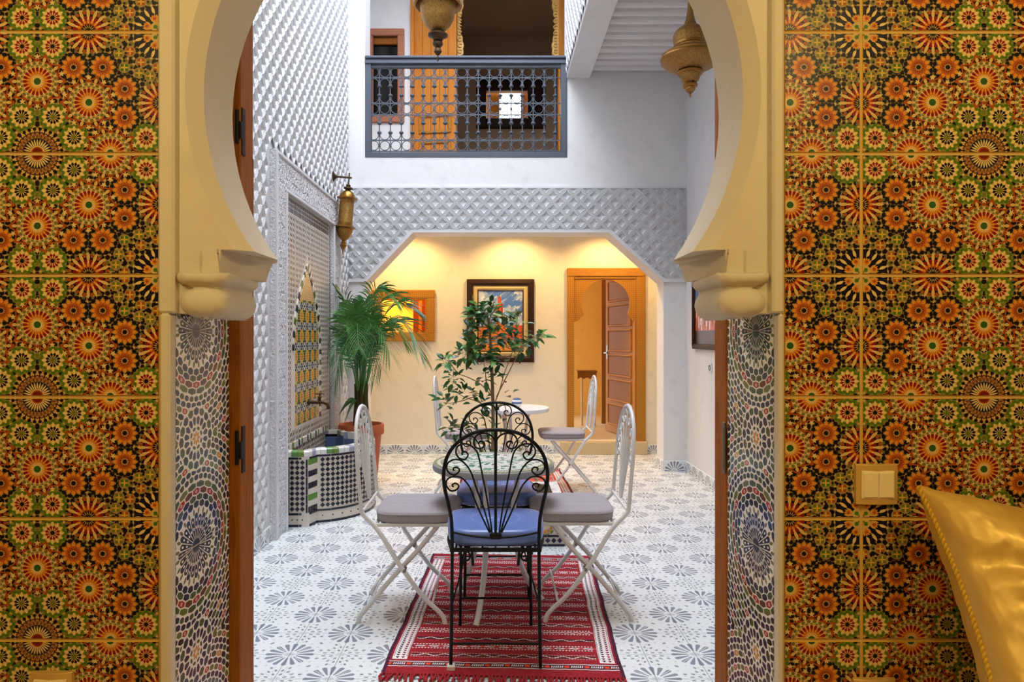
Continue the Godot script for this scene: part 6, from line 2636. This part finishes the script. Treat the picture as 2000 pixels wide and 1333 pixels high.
func cafe_table(label: String, p: Vector3, mosaic: bool) -> void:
	var t := thing("cafe_table", label, "table", p)
	var R := 0.28 if mosaic else 0.285
	var top := 0.665
	var rim: Material = M.grey_stone if M.has("grey_stone") else pbr(rgb(150, 152, 150), 0.5)
	M.grey_stone = rim
	var mb := MB.new()
	mb.lathe([[0.0, top - 0.034], [R - 0.01, top - 0.034], [R - 0.002, top - 0.03], [R, top - 0.024], [R, top - 0.005], [R - 0.004, top], [0.0, top]], 64)
	obj("top", mb, rim if mosaic else M.marble, t)
	if mosaic:
		mb = MB.new()
		var r := RandomNumberGenerator.new()
		r.seed = 21
		var rings := [[0.262, 0.274, 0], [0.246, 0.259, 1], [0.232, 0.2435, 2], [0.214, 0.229, 3], [0.194, 0.211, 4], [0.172, 0.191, 5], [0.148, 0.169, 4], [0.122, 0.145, 5], [0.094, 0.119, 4], [0.064, 0.091, 5], [0.034, 0.061, 4], [0.002, 0.031, 1]]
		for q in rings:
			var n := maxi(6, roundi(TAU * q[1] / 0.019))
			for k in n:
				var a0 := TAU * (k + 0.06) / n
				var a1 := TAU * (k + 0.94) / n
				var pal: Array = [[rgb(128, 142, 104)], [rgb(206, 210, 198)], [rgb(116, 140, 112), rgb(160, 172, 130)], [rgb(214, 218, 212)], [rgb(222, 226, 224), rgb(104, 156, 138), rgb(222, 226, 224)], [rgb(226, 228, 226), rgb(224, 226, 224), rgb(96, 140, 116)]][q[2]]
				mb.tint = (pal[r.randi() % pal.size()] as Color).srgb_to_linear()
				var P := func(a: float, rr: float, y: float) -> Vector3: return Vector3(cos(a) * rr, top + y, sin(a) * rr)
				var o := [P.call(a0, q[0], -0.001), P.call(a1, q[0], -0.001), P.call(a1, q[1], -0.001), P.call(a0, q[1], -0.001)]
				var ctr: Vector3 = (o[0] + o[2]) / 2
				var i := []
				for w in o:
					i.append(ctr + (w - ctr) * 0.9 + Vector3(0, 0.0028, 0))
				mb.face(i, ctr - Vector3(0, 1, 0))
				for e in 4:
					mb.face([o[e], o[(e + 1) % 4], i[(e + 1) % 4], i[e]], ctr)
		var mo := obj("mosaic", mb, M.zellige, t)
		mo.set_meta("kind", "stuff")
	mb = MB.new()
	mb.lathe([[0.0, top - 0.05], [0.14, top - 0.05], [0.14, top - 0.034], [0.0, top - 0.034]], 32)
	obj("mounting_plate", mb, M.white_iron, t)
	# three bent flat legs
	for ang in [deg_to_rad(108), deg_to_rad(222), deg_to_rad(340)]:
		mb = MB.new()
		var dir := Vector3(cos(ang), 0, sin(ang))
		var path := smooth([dir * 0.13 + Vector3(0, top - 0.045, 0), dir * 0.105 + Vector3(0, 0.50, 0), dir * 0.10 + Vector3(0, 0.36, 0), dir * 0.135 + Vector3(0, 0.18, 0), dir * 0.20 + Vector3(0, 0.05, 0), dir * 0.245 + Vector3(0, 0.0, 0)], 6)
		mb.tube(path, 0.0125, 8)
		obj("leg", mb, M.white_iron, t)
	mb = MB.new()
	var ringp := arc(Vector3.ZERO, 0.1, 0, TAU, 28)
	for i in ringp.size():
		ringp[i] = Vector3(ringp[i].x, 0.36, ringp[i].y)
	mb.tube(ringp, 0.005, 6, false)
	obj("tie_ring", mb, M.white_iron, t)


func hanging_lantern(label: String, tip: Vector3, ceiling_y: float, big: bool) -> void:
	var t := thing("hanging_lantern", label, "lantern", tip)
	var mb := MB.new()
	var up: float
	if big:
		# profile measured from the picture: 3.42 mm a pixel at this distance
		mb.lathe([[0.0, -0.006], [0.004, 0.0], [0.008, 0.02], [0.003, 0.036], [0.014, 0.044], [0.026, 0.06], [0.024, 0.078], [0.014, 0.09], [0.024, 0.096], [0.034, 0.108], [0.034, 0.122], [0.022, 0.134]], 28)
		mb.lathe([[0.03, 0.134], [0.036, 0.15], [0.05, 0.16], [0.066, 0.168], [0.066, 0.176], [0.05, 0.186], [0.038, 0.198], [0.03, 0.2]], 28)
		obj("finial", mb, M.dark_brass, t)
		mb = MB.new()
		mb.lathe([[0.03, 0.198], [0.05, 0.205], [0.085, 0.24], [0.108, 0.29], [0.12, 0.35], [0.125, 0.40]], 40)
		obj("bowl", mb, M.brass_pierced, t)
		mb = MB.new()
		mb.lathe([[0.125, 0.395], [0.15, 0.365], [0.162, 0.37], [0.165, 0.40], [0.155, 0.42], [0.128, 0.425]], 40)
		obj("rim", mb, M.brass, t)
		mb = MB.new()
		mb.lathe([[0.128, 0.42], [0.15, 0.47], [0.15, 0.54], [0.12, 0.61], [0.07, 0.66], [0.03, 0.74], [0.015, 0.86], [0.0, 0.87]], 40)
		obj("dome", mb, M.brass_pierced, t)
		up = 0.86
	else:
		mb.lathe([[0.0, 0.0], [0.003, 0.004], [0.006, 0.014], [0.004, 0.02], [0.008, 0.028], [0.004, 0.034], [0.02, 0.036], [0.034, 0.052], [0.034, 0.068]], 28)
		mb.lathe([[0.034, 0.066], [0.045, 0.07], [0.05, 0.08], [0.045, 0.092], [0.032, 0.098]], 28)
		obj("finial", mb, M.brass, t)
		mb = MB.new()
		mb.lathe([[0.034, 0.096], [0.055, 0.112], [0.066, 0.138], [0.07, 0.155]], 36)
		obj("lower_cup", mb, M.brass_pierced, t)
		mb = MB.new()
		mb.lathe([[0.07, 0.154], [0.082, 0.158], [0.086, 0.168], [0.08, 0.178], [0.07, 0.18]], 36)
		obj("cup_rim", mb, M.brass, t)
		mb = MB.new()
		mb.lathe([[0.07, 0.178], [0.12, 0.19], [0.168, 0.215], [0.192, 0.245]], 44)
		obj("belly", mb, M.brass_pierced, t)
		mb = MB.new()
		mb.lathe([[0.192, 0.244], [0.197, 0.256], [0.194, 0.268], [0.184, 0.276], [0.186, 0.286], [0.172, 0.292]], 44)
		obj("belly_rim", mb, M.brass, t)
		mb = MB.new()
		mb.lathe([[0.173, 0.290], [0.15, 0.31], [0.118, 0.325]], 44)
		obj("shoulder", mb, M.brass_pierced, t)
		mb = MB.new()
		mb.lathe([[0.118, 0.324], [0.12, 0.332], [0.108, 0.345], [0.106, 0.36]], 40)
		obj("dome_rim", mb, M.brass, t)
		mb = MB.new()
		mb.lathe([[0.106, 0.358], [0.114, 0.385], [0.112, 0.415], [0.096, 0.445], [0.066, 0.468], [0.044, 0.484], [0.03, 0.52], [0.02, 0.575], [0.014, 0.66], [0.01, 0.74], [0.0, 0.745]], 40)
		obj("dome", mb, M.brass_pierced, t)
		up = 0.74
	mb = MB.new()
	mb.cyl(Vector3(0, up, 0), Vector3(0, ceiling_y - tip.y, 0), 0.005, 8)
	obj("rod", mb, M.dark_brass, t)


func wall_lantern() -> void:
	var d := 5.96
	var t := thing("wall_lantern", "slim pierced brass lantern hanging from a bracket on the left wall above the fountain", "lantern", V(XL, at(652, 345, d).y, d))
	var mb := MB.new()
	mb.xf = Transform3D(Basis(Vector3(0, 0, 1), -PI / 2), Vector3.ZERO)
	mb.lathe([[0.0, 0.0], [0.05, 0.0], [0.05, 0.012], [0.035, 0.024], [0.02, 0.034], [0.012, 0.05]], 20)
	obj("wall_plate", mb, M.dark_brass, t)
	mb = MB.new()
	mb.bar(Vector3(0.02, 0, 0), Vector3(0.172, -0.012, 0), 0.012, 0.016, Vector3.UP, 0.002)
	obj("arm", mb, M.dark_brass, t)
	var s := 0.00434
	var top := Vector3(0.152, 0.03, 0)
	var bot := Vector3(0.0925, -0.665, 0)
	var yv := (top - bot).normalized()
	var bs := Basis(yv.cross(Vector3(0, 0, 1)), yv, Vector3(0, 0, 1))
	mb = MB.new()
	mb.tube([top, top - yv * 0.135], 0.006, 8)
	obj("hook_rod", mb, M.dark_brass, t)
	var xf := Transform3D(bs, bot)
	mb = MB.new()
	mb.lathe([[0.0, 0.0], [0.004, 0.01], [0.006, 0.04], [0.016, 0.055], [0.026, 0.075], [0.03, 0.085], [0.02, 0.095], [0.024, 0.105], [0.015, 0.115], [0.02, 0.125]], 24)
	put("finial", mb.mesh(), M.brass, t, xf)
	mb = MB.new()
	mb.lathe([[0.02, 0.125], [0.045, 0.15], [0.066, 0.195], [0.07, 0.225]], 28)
	put("lower_cup", mb.mesh(), M.brass_pierced, t, xf)
	mb = MB.new()
	mb.lathe([[0.07, 0.224], [0.088, 0.232], [0.088, 0.24], [0.06, 0.246], [0.06, 0.275]], 28)
	put("lower_rim", mb.mesh(), M.brass, t, xf)
	mb = MB.new()
	mb.lathe([[0.06, 0.274], [0.06, 0.44]], 28)
	put("cylinder", mb.mesh(), M.brass_pierced, t, xf)
	mb = MB.new()
	mb.lathe([[0.06, 0.438], [0.062, 0.468], [0.086, 0.474], [0.088, 0.484], [0.066, 0.49], [0.062, 0.51], [0.046, 0.534], [0.022, 0.546]], 28)
	put("cap", mb.mesh(), M.brass, t, xf)
	mb = MB.new()
	mb.lathe([[0.02, 0.544], [0.024, 0.556], [0.04, 0.562], [0.038, 0.572], [0.018, 0.58], [0.02, 0.592], [0.008, 0.604]], 24)
	put("neck", mb.mesh(), M.dark_brass, t, xf)


func planter() -> void:
	var t := thing("planter", "low square planter with blue and white mosaic and coloured stars, holding the shrub", "planter", V(0.095, 0, 4.535))
	var hx := 0.325
	var hz := 0.325
	var H := 0.255
	var mb := MB.new()
	for e in [[-hx, -hz, hx, -hz + 0.05], [-hx, hz - 0.05, hx, hz], [-hx, -hz + 0.05, -hx + 0.05, hz - 0.05], [hx - 0.05, -hz + 0.05, hx, hz - 0.05]]:
		mb.box(Vector3(e[0], 0, e[1]), Vector3(e[2], H - 0.012, e[3]))
	obj("box", mb, M.bed, t)
	mb = MB.new()
	for e in [[-hx - 0.006, -hz - 0.006, hx + 0.006, -hz + 0.055], [-hx - 0.006, hz - 0.055, hx + 0.006, hz + 0.006], [-hx - 0.006, -hz + 0.055, -hx + 0.055, hz - 0.055], [hx - 0.055, -hz + 0.055, hx + 0.006, hz - 0.055]]:
		mb.box(Vector3(e[0], H - 0.012, e[1]), Vector3(e[2], H, e[3]), 0.003)
	obj("rim", mb, M.marble, t)
	var dia := diamond_chip(0.0165, 0.003).mesh()
	for s in 2:   # front and right hand face
		var xf := Transform3D(Basis.IDENTITY, Vector3(0, 0, hz)) if s == 0 else Transform3D(Basis(Vector3.UP, PI / 2), Vector3(hx, 0, 0))
		for i in 17:
			for y in [0.035, 0.225]:
				put("diamond_tile", dia, M.navy, t, xf * Transform3D(Basis.IDENTITY, Vector3(-0.29 + i * 0.0362, y, 0.0005)))
		for y in [0.008, 0.063, 0.197]:
			for i in 6:
				mb = MB.new()
				mb.box(Vector3(-0.32 + i * 0.1067 + 0.001, y - 0.007, 0), Vector3(-0.32 + (i + 1) * 0.1067 - 0.001, y + 0.007, 0.004), 0.001)
				put("course_tile", mb.mesh(), M.navy, t, xf)
		for cx in [-0.2, 0.0, 0.2]:
			for r in [[0.02, 0.035, rgb(224, 208, 160)], [0.034, 0.046, rgb(214, 116, 40)], [0.045, 0.056, rgb(200, 168, 50)], [0.055, 0.064, rgb(70, 122, 54)]]:
				for k in 12:
					var a: float = TAU * (k + (0.5 if r[0] > 0.04 else 0.0)) / 12
					mb = MB.new()
					mb.tint = (r[2] as Color).srgb_to_linear()
					mb.rbox(Vector3(cx + cos(a) * (r[0] + r[1]) / 2, 0.13 + sin(a) * (r[0] + r[1]) / 2, 0.002), Vector3((r[1] - r[0]) / 2, r[0] * 0.2, 0.002), Basis(Vector3(0, 0, 1), a), 0.001)
					put("star_tile", mb.mesh(), M.zellige, t, xf)
	mb = MB.new()
	var rows := []
	for i in 12:
		var row := []
		var u := i / 11.0
		for k in 32:
			var a := TAU * k / 32
			var q := pow(pow(absf(cos(a)), 6.0) + pow(absf(sin(a)), 6.0), -1.0 / 6.0)
			row.append(Vector3(cos(a) * q * u * 0.28, 0.235 + 0.075 * (1 - u * u) + 0.012 * sin(a * 7 + i * 2.3) * u * (1 - u) * 4, sin(a) * q * u * 0.28))
		rows.append(row)
	mb.grid(rows, true)
	obj("soil", mb, M.soil, t)


# ------------------------------------------------------------------ plants
func build_plants() -> void:
	shrub()
	palm()


# a pointed oval leaf along +x, folded a little on its midrib and curling down
func leaf_mesh(l: float, w: float, fold: float, curl: float) -> ArrayMesh:
	var mb := MB.new()
	var rows := []
	var n := 8
	for i in n + 1:
		var u := float(i) / n
		var half := w * 0.5 * pow(sin(PI * pow(u, 0.8)), 0.85) + (0.0006 if i == 0 or i == n else 0.0)
		var row := []
		for j in 5:
			var v := -1.0 + j / 2.0
			row.append(Vector3(u * l, fold * half * absf(v) - curl * l * u * u, v * half))
		rows.append(row)
	mb.grid(rows, false, [], true)
	mb.tube([Vector3(-l * 0.22, -0.001, 0), Vector3(0, -0.0004, 0), Vector3(l * 0.8, -curl * l * 0.64 - 0.0006, 0)], [0.0009, 0.0012, 0.0005], 4)
	return mb.mesh()


func shrub() -> void:
	var d := 4.5
	var t := thing("leafy_shrub", "slender green shrub with glossy leaves growing from the mosaic planter", "shrub", V(-0.016, 0.3, d))
	var r := RandomNumberGenerator.new()
	r.seed = 15
	var O := t.position
	var B := func(px: float, py: float, dz := 0.0) -> Vector3: return at(px, py, d + dz) - O
	var branch := func(pts: Array, rad: Array, called: String) -> void:
		var mb := MB.new()
		var sm := smooth(pts, 4)
		var rr := []
		for i in sm.size():
			rr.append(lerpf(rad[0], rad[1], float(i) / (sm.size() - 1)))
		mb.tube(sm, rr, 7)
		obj(called, mb, M.bark, t)
	branch.call([Vector3(0, -0.05, 0), B.call(963, 880), B.call(963, 800), B.call(961, 730), B.call(959, 690), B.call(956, 640), B.call(950, 610)], [0.0135, 0.007], "trunk")
	# [branch points], [leaf clusters: px, py, depth, spread px, leaves]
	var spec := [
		[[[963, 795], [975, 765], [985, 730], [1000, 690], [1008, 665]], -0.05],
		[[[970, 775], [985, 745], [1000, 715], [1020, 680], [1040, 662], [1052, 652]], -0.1],
		[[[961, 775], [940, 752], [915, 738], [898, 732], [884, 728]], -0.12],
		[[[898, 732], [888, 722], [880, 710], [872, 704]], -0.14],
		[[[958, 800], [935, 786], [905, 775], [882, 760]], 0.05],
		[[[955, 815], [930, 778], [905, 783], [880, 788], [866, 786]], -0.16],
		[[[960, 850], [940, 845], [915, 832], [895, 830], [880, 828]], -0.1],
		[[[960, 770], [950, 745], [948, 725], [945, 710]], -0.1],
		[[[958, 700], [940, 692], [920, 690], [908, 694]], -0.12],
		[[[955, 650], [970, 652], [985, 660], [1000, 664]], 0.06],
		[[[964, 800], [985, 790], [990, 830], [1005, 850]], -0.05],
		[[[952, 640], [935, 640], [918, 648]], 0.04],
		[[[954, 630], [962, 610], [970, 600]], 0.02]]
	for s in spec:
		var pts := []
		for i in s[0].size():
			pts.append(B.call(s[0][i][0], s[0][i][1], s[1] * i / (s[0].size() - 1.0)))
		branch.call(pts, [0.0042, 0.0018], "branch")
	var lm := [leaf_mesh(0.062, 0.034, 0.35, 0.22), leaf_mesh(0.05, 0.026, 0.3, 0.15), leaf_mesh(0.07, 0.03, 0.4, 0.35)]
	var clusters := [
		[945, 606, 0.0, 26, 22], [928, 612, 0.05, 18, 12], [958, 615, -0.05, 16, 12], [940, 628, -0.04, 26, 18], [922, 645, 0.04, 20, 12], [975, 632, 0.0, 18, 10],
		[990, 640, 0.05, 20, 10], [1010, 630, 0.06, 18, 9], [965, 655, -0.06, 22, 14], [1000, 655, 0.03, 18, 8], [950, 672, -0.05, 22, 14], [925, 680, -0.1, 24, 18], [908, 692, -0.12, 16, 12], [938, 700, -0.1, 22, 16], [962, 705, -0.08, 16, 9], [1005, 678, -0.05, 20, 10],
		[1050, 655, -0.1, 20, 15], [1028, 672, -0.1, 15, 9], [870, 703, -0.14, 20, 15], [885, 735, -0.12, 18, 13], [888, 754, 0.05, 14, 8], [905, 765, 0.02, 13, 6], [924, 768, -0.05, 14, 8], [868, 786, -0.16, 19, 14], [938, 782, -0.05, 18, 10], [945, 735, -0.1, 20, 12], [965, 735, -0.08, 12, 4], [880, 832, -0.1, 20, 13], [905, 838, -0.1, 20, 12], [930, 845, -0.06, 22, 12], [952, 815, -0.05, 14, 5], [995, 700, -0.05, 9, 3], [1004, 690, -0.05, 8, 3], [985, 745, 0.0, 12, 3], [972, 830, -0.05, 16, 6], [975, 800, 0.02, 12, 3], [950, 868, -0.12, 16, 5], [1012, 868, -0.12, 14, 3], [990, 770, 0.0, 10, 3]]
	var n := 0
	var more := []
	# the nearest clusters first, so that the leaves seen best stay single parts
	for c in clusters:
		for k in int(c[4] * 1.25):
			var p: Vector3 = B.call(c[0] + r.randfn(0, 0.45) * c[3], c[1] + r.randfn(0, 0.4) * c[3], c[2] + r.randfn(0, 0.05))
			var out := (p - B.call(c[0], c[1] + c[3] * 0.3, c[2]) as Vector3).normalized()
			var dir := (out * 0.9 + Vector3(r.randf_range(-0.5, 0.5), r.randf_range(-0.45, 0.25), r.randf_range(-0.2, 0.7))).normalized()
			var up := (Vector3.UP + Vector3(r.randf_range(-0.5, 0.5), 0, r.randf_range(0.0, 0.7))).normalized()
			var zz := dir.cross(up).normalized()
			var yy := zz.cross(dir)
			var sc := r.randf_range(0.88, 1.42)
			var lx := Transform3D(Basis(dir, yy, zz).scaled_local(Vector3.ONE * sc), p)
			var which := r.randi() % 3
			var tone: int = [0, 0, 2, 1, 0, 2, 3][r.randi() % 7]
			if n < 300:
				put("leaf", lm[which], M.leaf[tone], t, lx)
			else:
				more.append(lx)
			n += 1
	multi("small_leaves", lm[1], M.leaf[0], more, t)


func frond(path: Array, width: float, mb: MB, stem: MB, r: RandomNumberGenerator, start: float, n: int) -> void:
	var sm := smooth(path, 8)
	var rr := []
	for i in sm.size():
		rr.append(lerpf(0.0075, 0.0014, float(i) / (sm.size() - 1)))
	stem.tube(sm, rr, 6)
	var L := sm.size()
	for s in [-1.0, 1.0]:
		for i in n:
			var u := lerpf(start, 0.995, float(i) / (n - 1))
			var f := u * (L - 1)
			var k := mini(int(f), L - 2)
			var p: Vector3 = sm[k].lerp(sm[k + 1], f - k)
			var tg: Vector3 = (sm[k + 1] - sm[k]).normalized()
			var side := tg.cross(Vector3.UP)
			if side.length() < 0.2:
				side = tg.cross(Vector3(0.3, 0, 1))
			side = side.normalized()
			var up := side.cross(tg).normalized()
			var q := (u - start) / (1.0 - start)
			var len := width * (0.45 + 0.75 * sin(PI * clampf(0.12 + q * 0.80, 0, 1))) * r.randf_range(0.85, 1.12)
			var dir: Vector3 = (side * s * lerpf(0.9, 0.45, q) + tg * lerpf(0.55, 1.0, q) + up * r.randf_range(0.1, 0.4)).normalized()
			var w := 0.013 * r.randf_range(0.8, 1.15)
			var prev := []
			var rows := []
			for e in 6:
				var x := e / 5.0
				var c: Vector3 = p + dir * len * x + Vector3(0, -0.42 * len * x * x, 0)
				var hw := w * 0.5 * (sin(PI * clampf(0.12 + x * 0.88, 0, 1)) + 0.08)
				var wd := (tg * 0.8 + up * 0.35).normalized()
				rows.append([c - wd * hw, c + up * hw * 0.3, c + wd * hw])
			mb.grid(rows)


func palm() -> void:
	var d := 5.97
	var base := V(-1.14, 0, d)
	var t := thing("terracotta_pot", "large terracotta plant pot behind the fountain basin, holding the palm", "pot", base)
	var mb := MB.new()
	mb.lathe([[0.0, 0.0], [0.125, 0.0], [0.13, 0.01], [0.168, 0.42], [0.172, 0.43], [0.188, 0.435], [0.192, 0.45], [0.192, 0.505], [0.186, 0.52], [0.172, 0.52], [0.166, 0.505], [0.162, 0.45]], 48)
	obj("body", mb, M.terracotta, t)
	mb = MB.new()
	mb.lathe([[0.164, 0.47], [0.10, 0.482], [0.0, 0.485]], 32)
	obj("soil", mb, M.soil, t)
	t = thing("palm", "bushy green parlour palm with arching feathery fronds beside the fountain", "palm", base + Vector3(0, 0.48, 0))
	var O := t.position
	var r := RandomNumberGenerator.new()
	r.seed = 33
	# cane stems
	for i in 9:
		var a := TAU * i / 9
		mb = MB.new()
		mb.tube(smooth([Vector3(cos(a) * 0.05, 0, sin(a) * 0.05), Vector3(cos(a) * 0.045, 0.14, sin(a) * 0.045), Vector3(cos(a) * 0.04, 0.26, sin(a) * 0.04), Vector3(cos(a) * 0.05, 0.38, sin(a) * 0.045)], 4), [0.022, 0.021, 0.021, 0.02, 0.02, 0.019, 0.019, 0.018, 0.017, 0.016, 0.014, 0.012, 0.01], 8)
		obj("cane", mb, M.palm_stem, t)
	# tip of every frond in the picture, its depth offset, how high it arches, leaflet length
	var tips := [
		[742, 566, -0.05, 30, 0.20], [775, 590, -0.2, 40, 0.20], [806, 604, 0.1, 40, 0.2], [820, 690, -0.15, 75, 0.22], [790, 668, 0.2, 60, 0.2], [640, 566, -0.1, 15, 0.2], [655, 600, 0.15, 20, 0.19], [642, 618, -0.1, 25, 0.17],
		[648, 690, -0.35, 55, 0.2], [655, 745, -0.25, 70, 0.18], [690, 600, -0.25, 10, 0.2], [712, 590, 0.2, 10, 0.2], [725, 640, -0.5, 40, 0.22], [700, 680, -0.65, 60, 0.22], [745, 720, -0.45, 70, 0.2], [765, 640, 0.3, 30, 0.2], [675, 640, -0.45, 35, 0.2], [730, 745, -0.55, 70, 0.18], [672, 715, -0.55, 65, 0.18], [760, 690, -0.35, 60, 0.2], [690, 625, 0.25, 10, 0.2], [715, 610, -0.1, 8, 0.2]]
	var k := 0
	for q in tips:
		var tip := at(q[0], q[1], d + q[2]) - O
		tip.x = maxf(tip.x, XL - O.x + 0.06)
		var a := r.randf() * TAU
		var root := Vector3(cos(a) * 0.03, 0.24, sin(a) * 0.03)
		var mid := root.lerp(tip, 0.35)
		var rise: float = q[3] * d / FOCAL
		mid.y = root.y + maxf(0.16, (tip.y - root.y) * 0.62 + rise * 0.6)
		mid.x = lerpf(root.x, tip.x, 0.25)
		mid.z = lerpf(root.z, tip.z, 0.25)
		var m2 := root.lerp(tip, 0.72)
		m2.y = lerpf(mid.y, tip.y, 0.55) + rise * 0.75
		m2.x = lerpf(root.x, tip.x, 0.66)
		mb = MB.new()
		var stem := MB.new()
		frond([root, mid, m2, tip], q[4], mb, stem, r, 0.30, 26)
		# keep the leaflets off the wall
		for i in mb.v.size():
			if mb.v[i].x + O.x < XL + 0.05:
				mb.v[i] = Vector3(XL + 0.05 - O.x, mb.v[i].y, mb.v[i].z)
		var f := obj("frond", mb, M.palm[k % 3], t)
		obj("midrib", stem, M.palm[1], f)
		k += 1
	# two low dry leaves beside the canes
	for q in [[662, 812, -0.3], [672, 830, -0.32]]:
		mb = MB.new()
		var tip := at(q[0], q[1], d + q[2]) - O
		var root := Vector3(-0.03, 0.24, 0.03)
		var rows := []
		for i in 9:
			var u := i / 8.0
			var c := root.lerp(tip, u) + Vector3(0, 0.05 * sin(PI * u), 0)
			var hw := 0.024 * pow(sin(PI * clampf(u, 0.02, 0.98)), 0.7)
			rows.append([c + Vector3(0, -hw, 0.004), c + Vector3(0.004, 0, 0.01), c + Vector3(0, hw, 0.004)])
		mb.grid(rows)
		obj("leaf", mb, M.palm[2], t)
